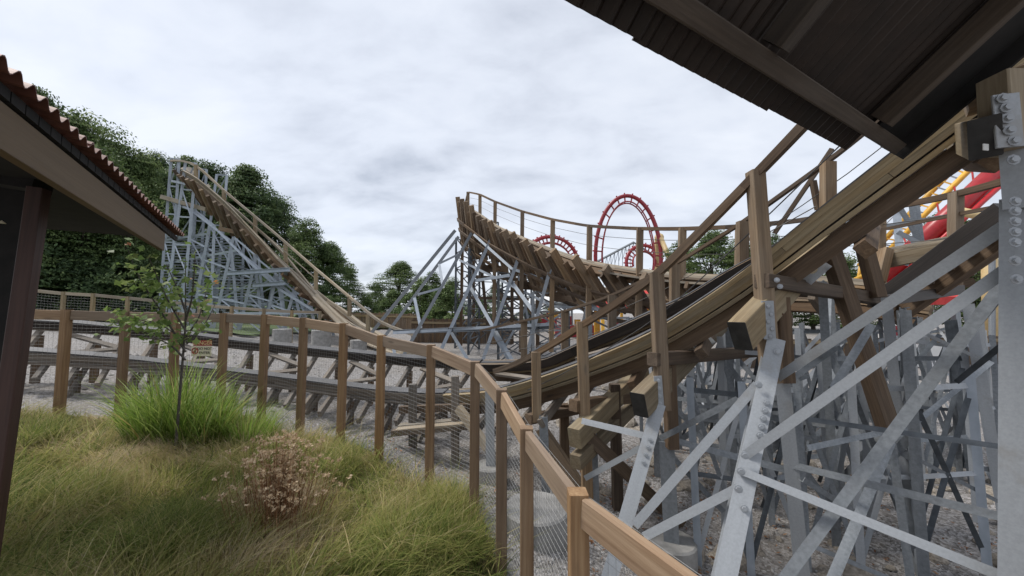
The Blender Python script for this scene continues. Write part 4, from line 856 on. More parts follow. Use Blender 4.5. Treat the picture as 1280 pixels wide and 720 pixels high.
for i in range(13):
    q = a.lerp(b, i / 12); z0 = q.z - 14; MB().tube((q.x, q.y, z0), q, .09, 4).build('column', M['steel_blue'], hill)
    if i: r_ = a.lerp(b, (i - 1) / 12); MB().tube((r_.x, r_.y, r_.z - 3), q, .07, 4).build('brace', M['steel_blue'], hill)
# ------------------------------------------------------------------ red and yellow lift at right
rl = thing('red_lift_ride', 'bright red tube and yellow stair of a steel lift rising behind the right posts', 'steel coaster', G(1140, 402))
def seg(a, b, r, m, nm, n=12): MB().tube(P(*a), P(*b), r, n).build(nm, M[m], rl, smooth=True)
seg((1096, 354, 24), (1300, 165, 21.5), .56, 'red_bright', 'spine_tube', 16); seg((1108, 362, 23.4), (1312, 176, 21.0), .14, 'red_bright', 'rail_tube')
seg((1090, 334, 26), (1300, 124, 22.5), .17, 'yellow', 'rail_tube'); seg((1074, 332, 26.5), (1285, 116, 23), .17, 'yellow', 'rail_tube')
for i in range(30):
    f = i / 29; p = P(1074, 332, 26.5).lerp(P(1285, 116, 23), f); q = P(1090, 334, 26).lerp(P(1300, 124, 22.5), f); MB().beam(p, q, .28, .09).build('stair_tread', M['yellow' if i % 2 else 'steel_dull'], rl)
    if i % 3 == 0: MB().tube(P(1090, 334, 26).lerp(P(1300, 124, 22.5), f), P(1096, 354, 24).lerp(P(1300, 165, 21.5), f), .05, 6).build('strut', M['red_bright'], rl)
    if i % 3 == 1: MB().tube(p, p + Vector((-.2, 0, 1.5)), .035, 5).build('baluster', M['steel_dull'], rl)
for d in (.75, 1.5): MB().tube(P(1074, 332, 26.5) + Vector((-.2, 0, d)), P(1285, 116, 23) + Vector((-.2, 0, d)), .03, 5).build('handrail', M['steel_dull'], rl)
seg((1190, 262, 21), (1262, 278, 20), .24, 'cream_steel', 'cross_tube'); seg((1236, 276, 20.2), (1238, 420, 20.2), .3, 'cream_steel', 'support')
seg((1064, 352, 27), (1130, 320, 25), .16, 'yellow', 'rail_tube'); seg((1064, 362, 27), (1122, 344, 25), .2, 'red_bright', 'rail_tube'); seg((1070, 372, 27), (1078, 318, 27), .12, 'yellow', 'support')
tb = thing('steel_tower', 'grey steel tower beside the foot of the red lift', 'lattice tower', G(1140, 402))
for (x0, x1) in ((1126, 1118), (1152, 1139), (1131, 1146)): MB().hsec(P(x0, 330, 12), P(x1, 228 if x0 != 1131 else 300, 12), .25 if x0 == 1152 else .2, .2).build('column', M['steel_dull' if x0 == 1152 else 'steel_blue'], tb)
MB().angle(P(1122, 255, 11.8), P(1160, 318, 11.8), .14, None).build('brace', M['steel_dull'], tb); MB().angle(P(1122, 290, 11.8), P(1165, 312, 11.8), .14, None).build('brace', M['steel_blue'], tb); MB().angle(P(1060, 290, 11.8), P(1256, 258, 10), .1, None).build('brace', M['steel_dull'], tb)
bt = thing('blue_ride_car', 'blue rounded ride car half hidden at the right edge', 'ride car', P(1232, 300, 19))
vb, fb = rocky(2, 91, .6); MB().add([P(1236, 291, 19) + Vector(x) * .75 for x in vb], fb) 
b = MB(); b.add([P(1233, 291, 19) + Vector(x) * .8 for x in vb], fb); b.build('body', M['paint_blue'], bt, smooth=True)
b = MB(); b.add([P(1248, 262, 19) + Vector(x) * .45 for x in vb], fb); b.build('canopy', M['paint_blue'], bt, smooth=True); MB().tube(P(1240, 296, 19), P(1240, 430, 19), .12).build('post', M['steel_dull'], bt)
# ------------------------------------------------------------------ midway beyond the tracks
def stall(px, Z, w, h, roof, body, label, posts='yellow'):
    p = G(px, 400); p = Vector(((px - 640) / FPX * Z, Z, 0)); z = gz(p.x, p.y); t = thing('midway_stall', label, 'stall', (p.x, p.y, z))
    for sx in (-1, 1):
        for sy in (-1, 1): MB().beam((p.x + sx * w / 2, p.y + sy * w * .35, z), (p.x + sx * w / 2, p.y + sy * w * .35, z + h), .22, .22, (0, 1, 0)).build('post', M[posts], t)
    v = [(p.x + a * w * .6, p.y + b_ * w * .45, z + h) for a, b_ in ((-1, -1), (1, -1), (1, 1), (-1, 1))] + [(p.x + a * w * .6, p.y + b_ * w * .45, z + h + .35) for a, b_ in ((-1, -1), (1, -1), (1, 1), (-1, 1))] + [(p.x - w * .25, p.y, z + h + w * .28), (p.x + w * .25, p.y, z + h + w * .28)]
    MB().add(v, [])
    b = MB(); b.add(v, [(3, 2, 1, 0), (0, 1, 5, 4), (1, 2, 6, 5), (2, 3, 7, 6), (3, 0, 4, 7), (4, 5, 9, 8), (6, 7, 8, 9), (5, 6, 9), (7, 4, 8)]); b.build('canopy', M[roof], t)
    MB().beam((p.x, p.y - w * .3, z), (p.x, p.y - w * .3, z + 1.0), w * .9, .5, (0, 1, 0)).build('counter', M[body], t)
    for k in range(4): MB().beam((p.x + (k - 1.5) * w * .2, p.y, z + 1.0), (p.x + (k - 1.5) * w * .2, p.y, z + 1.5 + .3 * (k % 2)), .5, .4, (0, 1, 0)).build('crate', M[['paint_white', 'red', 'yellow', 'paint_blue'][k]], t)
stall(716, 34, 4, 2.6, 'paint_teal', 'red', 'yellow posted midway stall under the banked turn'); stall(776, 30, 3.6, 2.5, 'canvas_red', 'paint_white', 'red roofed midway stall left of the post crossing the dark rail'); stall(802, 36, 5, 2.9, 'canvas_red', 'yellow', 'wide red roofed midway stall behind the far handrail post'); stall(690, 42, 4, 2.6, 'paint_white', 'red', 'white roofed midway stall left of the yellow posts', 'steel_dull')
stall(1122, 18, 3, 2.8, 'canvas_red', 'paint_white', 'red canopied stall seen between grey columns at right', 'steel_dull')
# low timber buildings and stone bank far behind
def wallrow(px0, px1, Z, h, label, m, n):
    a = Vector(((px0 - 640) / FPX * Z, Z, 0)); b = Vector(((px1 - 640) / FPX * Z, Z + .5, 0)); t = thing('timber_wall', label, 'wall', (a.x, a.y, gz(a.x, a.y)))
    for k in range(n):
        q = a.lerp(b, k / n); r_ = a.lerp(b, (k + .93) / n); z = gz(q.x, q.y); c = (q + r_) / 2; MB().beam((c.x, c.y, z - .2), (c.x, c.y, z + h + random.uniform(-.06, .06)), (r_ - q).length, .08, (0, 1, 0)).build('board', m, t)
    MB().beam(Vector((a.x, a.y - .08, gz(a.x, a.y) + h * .85)), Vector((b.x, b.y - .08, gz(b.x, b.y) + h * .85)), .06, .14).build('rail', M['timber_tan'], t)
wallrow(425, 520, 29, 1.3, 'grey timber boarding behind the foot of the far drop', M['timber'], 40); wallrow(515, 640, 24, 1.55, 'rusty brown timber boarding behind the raking legs', M['timber_dark'], 50)
wallrow(900, 1262, 17, 1.3, 'low dark boarding along the stony bank at right', M['timber_dark'], 60)
# ------------------------------------------------------------------ shelter at left
sh = thing('left_shelter', 'dark timber shelter with red brown corrugated eave at the left edge', 'shelter', (-4.2, 3.0, gz(-4.2, 3)))
E0, E1 = P(-90, -18, 1.30), P(222, 296, 5.0); E0.z = E1.z = (P(0, 76, 1.5).z + E1.z) / 2
E1 = PZ(222, 296, E0.z); E0 = PZ(-60, 47, E0.z); ed = (E1 - E0); EL = ed.length; ed.normalize(); inn_ = Vector((-ed.y, ed.x, 0)); inn_ = inn_ if inn_.x < 0 else -inn_
rise = Vector((inn_.x * math.cos(R(8)), inn_.y * math.cos(R(8)), math.sin(R(8)))); rn = rise.cross(ed); rn = rn if rn.z > 0 else -rn
def corrugated(root, name, p0, along, upv, nrm, length, run, pitch, amp, m, th=.006, seg=8, phase=0.0, **k):
    # waves across `along`, running up `upv`
    n = int(length / pitch * seg); V = []; F = []
    for th_ in (0, th):
        for j in (0, 1):
            for i in range(n + 1):
                x = length * i / n; V.append(p0 + along * x + upv * (run * j) + nrm * (amp * math.sin(2 * math.pi * (x / pitch + phase)) + th_))
    w = n + 1
    for i in range(n):
        F += [(i, i + 1, w + i + 1, w + i), (2 * w + i, 3 * w + i, 3 * w + i + 1, 2 * w + i + 1), (i, 2 * w + i, 2 * w + i + 1, i + 1), (w + i, w + i + 1, 3 * w + i + 1, 3 * w + i)]
    F += [(0, w, 3 * w, 2 * w), (n, 2 * w + n, 3 * w + n, w + n)]
    b = MB(); b.add(V, F); return b.build(name, m, root, smooth=False, **k)
nsh = 4; wsh = EL / nsh
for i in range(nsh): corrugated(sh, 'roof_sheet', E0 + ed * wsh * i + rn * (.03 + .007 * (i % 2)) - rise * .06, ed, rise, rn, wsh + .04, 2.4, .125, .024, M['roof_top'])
f0 = E0 + inn_ * .035 - Vector((0, 0, .02)); f1 = E1 + inn_ * .035 - Vector((0, 0, .02))
nb = 34
for i in range(nb):   # closure strip below the sheets, in short lengths
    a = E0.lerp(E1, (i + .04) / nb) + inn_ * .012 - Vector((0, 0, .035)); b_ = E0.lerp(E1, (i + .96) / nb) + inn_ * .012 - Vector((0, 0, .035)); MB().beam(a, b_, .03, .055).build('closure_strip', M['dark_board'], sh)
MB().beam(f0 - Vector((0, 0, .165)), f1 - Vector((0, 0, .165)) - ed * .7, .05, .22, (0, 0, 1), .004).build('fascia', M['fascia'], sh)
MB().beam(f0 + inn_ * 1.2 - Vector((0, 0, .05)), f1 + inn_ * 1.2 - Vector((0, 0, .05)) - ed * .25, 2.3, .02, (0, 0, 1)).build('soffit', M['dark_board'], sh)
wp0, wp1 = P(-3, 600, 2.62), P(49, 236, 2.62); wp0 = to_ground(wp1, wp0, -.1)
MB().beam(wp0, wp1, .085, .10, (.5, -1, 0), .006).build('corner_post', M['wall_wood'], sh)
for k in range(12):
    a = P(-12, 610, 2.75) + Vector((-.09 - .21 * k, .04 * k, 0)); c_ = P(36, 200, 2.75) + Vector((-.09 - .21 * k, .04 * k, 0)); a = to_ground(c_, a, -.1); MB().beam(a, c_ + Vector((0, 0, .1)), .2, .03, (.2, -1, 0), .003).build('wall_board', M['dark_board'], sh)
MB().beam(P(-60, 206, 2.56), P(56, 226, 2.7), .16, .18).build('plate_beam', M['dark_board'], sh)
MB().cyl(P(2, 279, 2.5), .02, .02).build('knob', M['paint_cream'], sh)
# ------------------------------------------------------------------ station roof over the viewer
rf = thing('station_roof', 'dark corrugated roof with timber rafters hanging over the upper right', 'roof', P(1060, 194, 2.35))
RA, RB = P(690, 0, 1.2), P(1062, 194, 2.35); hz_ = (RA.z + RB.z) / 2; RA = PZ(690, 0, hz_); RB = PZ(1062, 194, hz_)
re_ = (RB - RA).normalized(); pin = Vector((re_.y, -re_.x, 0)); PA = R(39); ru = Vector((pin.x * math.cos(PA), pin.y * math.cos(PA), math.sin(PA))); rnn = re_.cross(ru); rnn = rnn if rnn.z > 0 else -rnn
A0_ = RA - re_ * 2.6; RL = (RB - A0_).length
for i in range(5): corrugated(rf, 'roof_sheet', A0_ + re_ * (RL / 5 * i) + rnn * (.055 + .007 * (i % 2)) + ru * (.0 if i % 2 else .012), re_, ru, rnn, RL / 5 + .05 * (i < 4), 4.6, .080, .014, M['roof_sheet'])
# lining boards between rafters in the upper part
for (s0, s1, w, h, nm, mm) in ((.16, None, .075, .12, 'purlin', 'rafter'), (1.25, None, .06, .1, 'purlin', 'rafter')):
    a = A0_ + ru * s0 - rnn * .02; b_ = RB + ru * s0 - rnn * .02 + re_ * .1; MB().beam(a, b_ + re_ * .2, w, h, rnn, .005).build(nm, M[mm], rf)
for k in range(4):
    a = RB - re_ * (.16 + 1.25 * k) + ru * .22 - rnn * .05; MB().beam(a, a + ru * 4.0, .07, .12, rnn, .005).build('rafter', M['rafter'], rf)
    for j in range(2):
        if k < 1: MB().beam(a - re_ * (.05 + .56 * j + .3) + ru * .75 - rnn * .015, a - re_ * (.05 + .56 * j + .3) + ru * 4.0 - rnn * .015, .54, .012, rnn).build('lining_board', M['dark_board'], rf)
MB().beam(RB + ru * .12 + re_ * .36 - rnn * .03, RB + ru * 4.4 + re_ * .36 - rnn * .03, .03, .16, rnn).build('rake_board', M['dark_board'], rf)
MB().beam(RB + re_ * .14 + ru * .2 - rnn * .01, RB + re_ * .14 + ru * 4.4 - rnn * .01, .42, .02, rnn).build('flashing', M['dark_board'], rf)
# ------------------------------------------------------------------ trees
def crown_mesh(name, seed, h, w, nclump, nleaf, leaf, m, base=.25, droop=.0):
    r = np.random.default_rng(seed); V = []; T = []
    ks = np.arange(nclump); zt = base + (1 - base) * r.uniform(0, 1, nclump) ** .85
    env = np.sin(np.clip((zt - base) / (1 - base), 0.02, 1) ** .72 * math.pi * .93 + .18); env = np.clip(env, .16, 1)
    an = r.uniform(0, 6.283, nclump); rad = np.sqrt(r.uniform(.08, 1, nclump)) * env * w * .5 * r.uniform(.6, 1.25, nclump)
    C = np.stack([rad * np.cos(an), rad * np.sin(an), zt * h], -1); cs = w * r.uniform(.07, .17, nclump)
    ci = r.choice(nclump, nleaf, p=cs ** 2 / (cs ** 2).sum()); d = r.normal(size=(nleaf, 3)); d /= np.linalg.norm(d, axis=1)[:, None]
    d[:, 2] = np.abs(d[:, 2]) * .6 - .25 + .5 * d[:, 2]
    rr = r.uniform(.35, 1.12, nleaf) ** .6
    p = C[ci] + d * (cs[ci] * rr)[:, None] * np.array([1, 1, .88])
    nz = r.normal(size=(nleaf, 3)) * .55 + d * .5 + np.array([0, 0, .45]); nz /= np.linalg.norm(nz, axis=1)[:, None]
    t = np.cross(nz, r.normal(size=(nleaf, 3))); t /= np.linalg.norm(t, axis=1)[:, None]; b = np.cross(nz, t)
    s = leaf * r.uniform(.6, 1.35, nleaf)[:, None]
    v = np.stack([p - t * s, p - b * s * .55 + nz * s * .12, p + t * s, p + b * s * .55 + nz * s * .12], 1).reshape(-1, 3)
    f = np.arange(nleaf * 4).reshape(-1, 4)
    tone = np.clip(.42 + .17 * r.normal(size=nclump)[ci] + .16 * r.normal(size=nleaf), 0, 1); tone = np.repeat(tone, 4)
    nn = d * .75 + r.normal(size=d.shape) * .35 + np.array([0, 0, .45]); nn /= np.linalg.norm(nn, axis=1)[:, None]; nn = np.repeat(nn, 4, 0); me_o = mesh_obj(name, v, orient(v, f, nn), None, tone, m, smooth=True); me = me_o.data; shade_as(me, nn); bpy.data.objects.remove(me_o)
    # trunk and limbs
    tb = MB(); tb.path([(0, 0, -1.0), (0.02 * h * r.normal(), .02 * h * r.normal(), h * .3), (.03 * h * r.normal(), .03 * h * r.normal(), h * .6), (0, 0, h * .88)], [h * .022, h * .017, h * .011, h * .004], 7)
    for k in r.choice(nclump, min(14, nclump), replace=False):
        e = C[k]; st = np.array([0, 0, max(h * .15, e[2] * .62)]); mid = (st + e) / 2 + np.array([0, 0, -.02 * h]); tb.path([st, mid, e], [h * .008, h * .006, h * .002], 5)
    to = mesh_obj('trunk', tb.v, tb.f, tb.g, tb.t, M['bark']); tm = to.data; bpy.data.objects.remove(to)
    return tm, me, float(v[:, 2].max()) - leaf
DK = [crown_mesh('crown', 100 + i, 20, 12.5 + i, 130, 40000, .15, M['leaf_dark'], .06) for i in range(3)]
MD = [crown_mesh('crown', 120 + i, 16, 12 + i, 120, 34000, .14, M['leaf_mid'], .05) for i in range(3)]
BU = [crown_mesh('crown', 140 + i, 5, 7, 40, 11000, .12, M['leaf_dark' if i == 0 else 'leaf_mid'], .05) for i in range(2)]
def tree(kind, px, ytop, Z, label, group=None, name='broadleaf_tree', wide=1.0, zb=None):
    tm, cm, h = kind; top = P(px, ytop, Z); z = gz(top.x, top.y); s = (top.z - z) / h
    t = thing(name, label, 'tree' if name != 'shrub' else 'shrub', (top.x, top.y, z), group); t.rotation_euler = (0, 0, random.uniform(0, 6.28)); t.scale = (s * wide, s * wide, s)
    for nm, me in (('trunk', tm), ('crown', cm)):
        o = bpy.data.objects.new(nm, me); COL.objects.link(o); o.parent = t
gF = 'dark forest trees on the left hillside'
fl = [(50, 110, 31), (92, 136, 33), (136, 150, 36), (20, 118, 40), (176, 186, 38), (208, 204, 44), (235, 196, 48), (196, 190, 55), (120, 178, 30), (75, 190, 28), (165, 225, 30), (-10, 70, 34), (-60, 60, 36), (262, 200, 47), (288, 214, 50), (60, 150, 27), (110, 200, 28)]
lb = ['dark forest tree with the highest top, just above the left roof edge', 'dark forest tree second from the left roof, airy top', 'dark forest tree left of the drop with loose leafy top', 'dark forest tree far back behind the left roof', 'dark forest tree just left of the far drop', 'dark forest tree directly behind the top of the far drop', 'round topped forest tree right of the top of the far drop', 'far forest tree showing over the others at left', 'nearer mid height forest tree under the left eave', 'low forest tree beside the brown corner post', 'low forest tree over the small sapling', 'forest tree hidden behind the left roof corner', 'forest tree behind the left roof, off at the edge', 'forest tree filling the line right of the top of the far drop', 'forest tree between the top of the drop and the big round crown', 'nearer forest tree low under the left eave', 'nearer forest tree just right of the corner post']
for i, (px, y, Z) in enumerate(fl): tree((DK if i not in (1, 2, 4, 8, 10, 16) else MD)[i % 3], px, y, Z, lb[i], gF, wide=(.62, .78, .7, .9, .66)[i % 5])
tree(DK[0], 312, 207, 46, 'big dark round crowned tree behind the middle of the far drop', wide=.95); tree(DK[2], 345, 240, 50, 'dark tree filling in right of the big round crowned tree'); tree(MD[0], 384, 272, 42, 'mid green tree right of the big dark round crown'); tree(MD[1], 410, 300, 44, 'mid green tree behind the lower part of the far drop'); tree(MD[2], 436, 328, 52, 'small pale green tree at the right end of the left forest', wide=.8)
tree(MD[1], 500, 325, 56, 'dark bushy tree standing alone in the gap left of the banked turn', wide=1.3); tree(MD[0], 540, 338, 50, 'dark tree behind the raking steel legs', wide=1.3); tree(MD[0], 470, 352, 60, 'thin low tree left of the lone bushy tree'); tree(MD[2], 565, 345, 44, 'green tree behind the lattice tower of the turn')
tree(DK[2], 620, 352, 44, 'dark tree seen through the lattice under the banked turn'); tree(MD[1], 690, 372, 60, 'green tree low behind the midway stalls')
for i, (px, y, Z) in enumerate(((848, 300, 48), (888, 286, 44), (925, 296, 50), (965, 290, 42), (1010, 284, 46), (1178, 262, 40), (1215, 285, 36), (1052, 320, 36))):
    tree(MD[i % 3], px, y, Z, ['green tree behind the loop supports', 'broad green tree behind the level handrail', 'green tree left of the tall leaning post', 'green tree right of the tall leaning post', 'green tree under the climbing beam', 'green tree behind the red lift tube', 'green tree by the blue ride car', 'low green tree between the posts at right'][i])
for i, (px, y, Z) in enumerate(((60, 300, 26), (110, 320, 27), (160, 318, 28), (205, 330, 33), (260, 330, 36), (330, 340, 36), (400, 355, 38), (10, 300, 25), (-50, 290, 24), (460, 372, 44), (600, 372, 34), (660, 380, 40), (492, 362, 50), (525, 352, 44), (558, 356, 40))):
    tree(BU[0 if i < 9 else 1], px, y, Z, ['dark shrub under the forest edge by the corner post', 'dark shrub at the forest edge behind the far fence', 'dark shrub at the forest edge behind the sapling', 'dark shrub behind the left foot of the far drop', 'shrub behind the middle columns of the far drop', 'shrub behind the girders of the far drop', 'shrub behind the foot of the far drop', 'shrub hidden behind the corner post', 'shrub off the left edge of the forest', 'low shrub below the gap in the trees', 'low shrub behind the lattice tower', 'low shrub behind the midway', 'bushy shrub below the lone tree in the gap', 'bushy shrub behind the leftmost raking legs', 'bushy shrub right behind the high end of the turn'][i], name='shrub')
# ------------------------------------------------------------------ sapling
r = np.random.default_rng(5)
s0 = G(230, 545); s0 = Vector(((230 - 640) / FPX * 4.9, 4.9, 0)); s0.z = gz(s0.x, s0.y)
sa = thing('young_tree', 'slender young tree with pale green leaves in the grass before the fence', 'tree', s0)
tp = P(232, 322, 4.9); pts = [s0 - Vector((0, 0, .05)), s0.lerp(tp, .3) + Vector((.02, 0, 0)), s0.lerp(tp, .65) + Vector((.03, .02, 0)), tp]
MB().path(pts, [.019, .016, .011, .004], 7).build('trunk', M['twig'], sa)
brs = [((232, 440), (205, 395), (172, 345), (160, 312)), ((232, 425), (196, 402), (160, 398), (142, 404)), ((233, 415), (212, 380), (196, 345), (186, 322)), ((232, 450), (215, 432), (190, 420), (170, 412)), ((233, 420), (248, 400), (256, 372), (262, 350)), ((232, 400), (240, 375), (243, 340), (244, 318)), ((232, 390), (222, 360), (212, 340), (208, 330)), ((233, 430), (250, 415), (262, 395), (270, 378))]
LV = []; LT = []
lr = np.random.default_rng(9)
def leaves(p, n, spread, red=0.0, size=.052):
    for _ in range(n):
        c = np.array(p) + lr.normal(size=3) * spread; nz = lr.normal(size=3) * .6 + np.array([0, -.4, .7]); nz /= np.linalg.norm(nz); t = np.cross(nz, lr.normal(size=3)); t /= np.linalg.norm(t); b = np.cross(nz, t); s = size * lr.uniform(.6, 1.25)
        q = [c - t * s * .9, c - t * s * .25 - b * s * .55, c + t * s * .1 - b * s * .8, c + t * s * .25 - b * s * .32, c + t * s * 1.0 + nz * s * -.2, c + t * s * .25 + b * s * .32, c + t * s * .1 + b * s * .8, c - t * s * .25 + b * s * .55]
        LV.append(q); LT.append(lr.uniform(.95, 1) if lr.random() < red else lr.uniform(.1, .9))
for bi, bp in enumerate(brs):
    q = [P(x, y, 4.9 + (.12 * math.sin(bi * 2.1)) * (k + 1)) for k, (x, y) in enumerate(bp)]; q = [Vector(a) for a in smooth_path(q, 13, 2)]
    MB().path(q, [.011 * (1 - i / 14) + .002 for i in range(13)], 5).build('branch', M['twig'], sa)
    for i in range(3, 13): leaves(q[i], 5 if bi < 4 else 2, .05 + .004 * i, 0 if bi < 4 else .03)
for (x, y, n) in ((175, 340, 26), (165, 355, 22), (190, 358, 24), (200, 375, 24), (215, 372, 20), (150, 396, 22), (165, 404, 20), (185, 415, 18), (205, 400, 18), (225, 420, 14), (243, 325, 12), (262, 348, 10), (255, 385, 12), (240, 408, 12)): leaves(P(x, y, 4.9), n, .07, .0 if x < 230 else .04)
leaves(P(270, 353, 4.8), 3, .02, 1.0, .04); leaves(P(162, 306, 4.9), 3, .02, 1.0, .03)
LVa = np.array(LV).reshape(-1, 3); stuff(mesh_obj('leaves', LVa, np.arange(len(LVa)).reshape(-1, 8), None, np.repeat(LT, 8), M['leaf_sap'], sa))
# ------------------------------------------------------------------ grasses
def blades(X, Y, Hh, lean_x, lean_y, wid, tone, seg=3, curl=1.0, z=None):
    n = len(X); Z = gz_np(X, Y) + .03 if z is None else z
    a = rng.uniform(0, 6.283, n); sx, sy = np.cos(a) * wid, np.sin(a) * wid; V = []
    for k in range(seg + 1):
        f = k / seg; w = (1 - f) ** .6 if k < seg else 0.02
        ox = lean_x * (f ** 1.7) * curl; oy = lean_y * (f ** 1.7) * curl; zz = Z + Hh * (f - .28 * f * f * np.clip(np.hypot(lean_x, lean_y) / np.maximum(Hh, .01), 0, 1.4))
        V.append(np.stack([X + ox - sx * w, Y + oy - sy * w, zz], -1)); V.append(np.stack([X + ox + sx * w, Y + oy + sy * w, zz], -1))
    V = np.stack(V, 1); base = (np.arange(n) * (2 * seg + 2))[:, None, None]
    q = np.array([[2 * k, 2 * k + 1, 2 * k + 3, 2 * k + 2] for k in range(seg)])[None]
    F = (base + q).reshape(-1, 4); global BN; b_n = np.stack([-np.sin(a) * .5 + rng.normal(0, .25, n), np.cos(a) * .5 + rng.normal(0, .25, n), np.full(n, .9)], -1); b_n /= np.linalg.norm(b_n, axis=1)[:, None]; BN = np.repeat(b_n, 2 * seg + 2, 0); return V.reshape(-1, 3), F, np.repeat(tone, 2 * seg + 2)
def blade_obj(name, v, f, *a, **k):
    o = mesh_obj(name, v, orient(v, f, BN), *a, **k); shade_as(o.data, BN); return o
def bed_points(n, x0=-8.5, x1=.3, y0=1.4, y1=6.6):
    X = []; Y = []
    while sum(map(len, X)) < n:
        x = rng.uniform(x0, x1, n); y = rng.uniform(y0, y1, n); k = inside_bed(x, y) & (np.abs(x) < y * 1.5 + .4)
        k &= rng.random(n) < np.clip(2.6 / y, .25, 1)
        X.append(x[k]); Y.append(y[k])
    return np.concatenate(X)[:n], np.concatenate(Y)[:n]
X, Y = bed_points(50000)
n1 = vnoise(X, Y, 1.15, 1); n2 = vnoise(X, Y, 3.2, 2); n3 = vnoise(X, Y, .8, 6); n4 = vnoise(X, Y, 5.5, 8)
dry = .50 + .60 * n1 + .42 * n2 + .2 * n4
back = np.clip((Y - 4.6) / 1.2, 0, 1) * np.clip((-X - 3.4) / 1.5, 0, 1); dry = dry + .28 * back
tone = np.clip(dry + rng.normal(0, .15, len(X)), 0, 1)
Hh = np.clip(.20 + .15 * n3 + .15 * n4 + rng.uniform(-.08, .12, len(X)) + .22 * rng.random(len(X)) ** 5, .05, .62) * (1 - .35 * back) * .84
ang = 2.2 * n3 * 3.1 + 1.6 * n2 + .6 + rng.normal(0, .55, len(X)); ln = Hh * np.clip(.85 + .7 * n4 + rng.normal(0, .4, len(X)), .1, 1.9)
v, f, t = blades(X, Y, Hh, np.cos(ang) * ln, np.sin(ang) * ln - .05, np.clip(.0022 + .0013 * Y / 3, 0, .006) * rng.uniform(.6, 1.3, len(X)), tone)
stuff(blade_obj('meadow_grass', v, f, None, t, M['grass'], smooth=True))
# seed stalks, fine straw
X, Y = bed_points(3600); k = (vnoise(X, Y, 1.15, 1) > -.05); X, Y = X[k], Y[k]; Hh = rng.uniform(.28, .55, len(X)); a = rng.uniform(0, 6.28, len(X)); ln = Hh * rng.uniform(.2, .8, len(X))
v, f, t = blades(X, Y, Hh, np.cos(a) * ln, np.sin(a) * ln, np.full(len(X), .0014), rng.uniform(.65, 1, len(X)))
stuff(blade_obj('straw_stalks', v, f, None, t, M['grass'], smooth=True))
# broader bent blades through the mat
X, Y = bed_points(12000); n2 = vnoise(X, Y, 2.1, 12); k = n2 > -.25; X, Y, n2 = X[k], Y[k], n2[k]; Hh = rng.uniform(.16, .46, len(X)) * (1 + .4 * n2); a = 3 * n2 + rng.normal(0, .9, len(X)); ln = Hh * rng.uniform(.4, 1.8, len(X))
v, f, t = blades(X, Y, Hh, np.cos(a) * ln, np.sin(a) * ln, rng.uniform(.0035, .0065, len(X)), np.clip(rng.normal(.38, .2, len(X)), 0, 1), 4)
stuff(blade_obj('broad_grass', v, f, None, t, M['grass'], smooth=True))
# dark green tufts
def tuft(px, py, rad, h, n, tn, label):
    p = G(px, py); a = rng.uniform(0, 6.283, n); rr = rad * np.sqrt(rng.random(n)) * .8 * (1 + .35 * np.sin(3 * a + px)); n = int(n); X = p.x + rr * np.cos(a); Y = p.y + rr * np.sin(a); Hh = h * rng.uniform(.55, 1.1, n); ln = Hh * rng.uniform(.3, 1.25, n)
    dd = a + rng.normal(0, 1.1, n) ; v, f, t = blades(X, Y, Hh, np.cos(dd) * ln + .08 * math.sin(px), np.sin(dd) * ln - .04, rng.uniform(.002, .005, n), np.clip(rng.normal(tn + .08, .16, n), 0, 1), 4)
    tag(blade_obj('grass_tuft', v, f, None, t, M['grass'], smooth=True, off=(p.x, p.y, p.z)), label, 'grass tuft')
tuft(215, 690, .34, .42, 1500, .13, 'dark green grass tuft low in the middle of the bed'); tuft(30, 560, .4, .42, 1300, .18, 'dark green grass tuft by the shelter post'); tuft(510, 690, .42, .36, 1700, .2, 'green grass tuft at the lower right of the bed'); tuft(425, 590, .3, .3, 900, .2, 'green grass tuft right of the dried flower clump'); tuft(560, 640, .3, .34, 900, .24, 'green grass tuft against the fence corner post'); tuft(90, 640, .36, .36, 1000, .2, 'dark green grass tuft at the lower left of the bed'); tuft(560, 700, .3, .34, 900, .16, 'dark green grass tuft below the fence corner')
# reed clump
p0 = Vector(((232 - 640) / FPX * 5.3, 5.3, 0)); n = 1700; a = rng.uniform(0, 6.283, n); rr = np.sqrt(rng.random(n)); X = p0.x + .70 * rr * np.cos(a); Y = p0.y + .34 * rr * np.sin(a); Hh = rng.uniform(.5, 1.3, n) * (1 - .3 * rr) * (1 + .18 * np.sin(X * 9)); d = a + rng.normal(0, 1.2, n); ln = Hh * rng.uniform(.08, .75, n)
v, f, t = blades(X, Y, Hh, np.cos(d) * ln, np.sin(d) * ln, rng.uniform(.005, .011, n), np.clip(rng.normal(.5, .26, n), 0, 1), 5)
tag(blade_obj('reed_grass', v, f, None, t, M['lush'], smooth=True, off=(p0.x, p0.y, gz(p0.x, p0.y))), 'tall bright green reed grass clump around the young tree', 'ornamental grass')
p0 = Vector(((310 - 640) / FPX * 5.5, 5.5, 0)); n = 500; a = rng.uniform(0, 6.283, n); rr = np.sqrt(rng.random(n)); X = p0.x + .4 * rr * np.cos(a); Y = p0.y + .25 * rr * np.sin(a); Hh = rng.uniform(.35, .7, n); ln = Hh * rng.uniform(.2, .8, n)
v, f, t = blades(X, Y, Hh, np.cos(a) * ln, np.sin(a) * ln, rng.uniform(.004, .008, n), np.clip(rng.normal(.55, .2, n), 0, 1), 4)
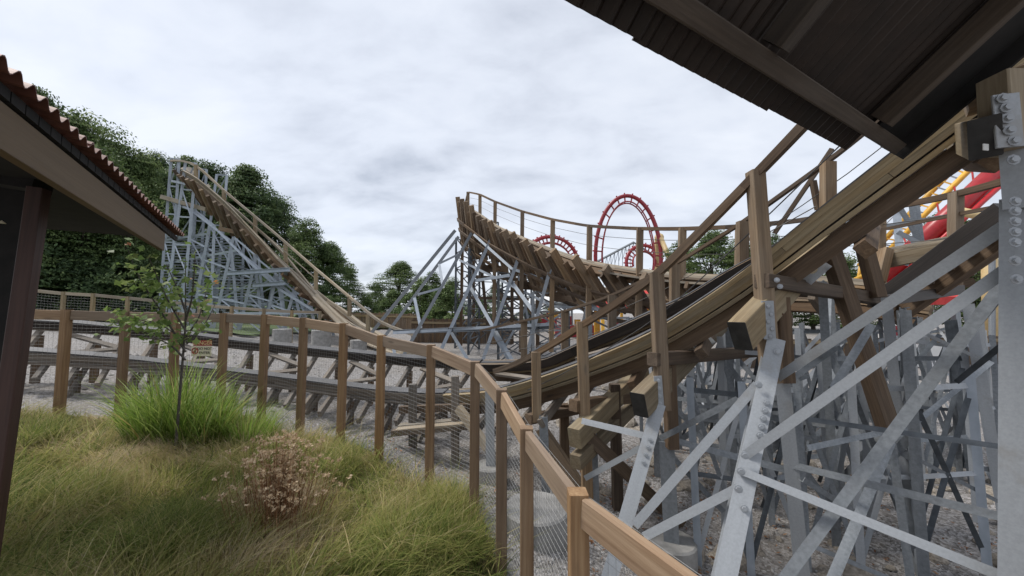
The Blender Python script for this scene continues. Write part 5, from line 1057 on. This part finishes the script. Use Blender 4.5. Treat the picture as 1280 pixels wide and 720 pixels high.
tag(blade_obj('reed_grass', v, f, None, t, M['lush'], smooth=True, off=(p0.x, p0.y, gz(p0.x, p0.y))), 'smaller reed grass clump at the foot of the fence posts', 'ornamental grass')
# dried flowers
dy_ = 3.8; p0 = Vector(((360 - 640) / FPX * dy_, dy_, 0)); p0.z = gz(p0.x, p0.y)
df = thing('dried_flowers', 'dead brown flower clump with fuzzy heads in the grass', 'dried plant', p0)
sb = MB(); HV = []; HT = []
for i in range(300):
    a = random.uniform(0, 6.28); rr = min(1.5, abs(random.gauss(0, .62))); b0_ = Vector((p0.x + .33 * rr * math.cos(a), p0.y + .24 * rr * math.sin(a), 0)); b0_.z = gz(b0_.x, b0_.y); hh = random.uniform(.42, 1.0) * (1 - .22 * rr)
    e = b0_ + Vector((.13 * rr * math.cos(a) + random.gauss(0, .07), .10 * rr * math.sin(a) + random.gauss(0, .05), hh)); mid = b0_.lerp(e, .55) + Vector((random.gauss(0, .02), random.gauss(0, .02), 0))
    sb.path([b0_, mid, e], [.0028, .0022, .0014], 3)
    for q, nn in ((e, 13), (mid.lerp(e, .6) + Vector((random.gauss(0, .03), random.gauss(0, .03), .02)), 6), (mid, 4)):
        for _ in range(nn):
            c = np.array(q) + lr.normal(size=3) * np.array([.014, .014, .010]); t_ = lr.normal(size=3); t_ /= np.linalg.norm(t_); u_ = np.cross(t_, lr.normal(size=3)); u_ /= np.linalg.norm(u_); s = (.013 if nn == 13 else .007) * lr.uniform(.6, 1.4); HV.append([c - t_ * s, c - u_ * s * .6, c + t_ * s, c + u_ * s * .6]); HT.append(lr.uniform(.25, 1) if nn == 13 else lr.uniform(0, .5))
sb.build('stems', M['dry_stem'], df, kind='stuff'); HVa = np.array(HV).reshape(-1, 3); stuff(mesh_obj('flower_heads', HVa, np.arange(len(HVa)).reshape(-1, 4), None, np.repeat(HT, 4), M['dry_head'], df))
# ------------------------------------------------------------------ stand everything on a common datum: ground near zero
for o in scene.objects:
    if o.parent is None: o.location.z += EYE
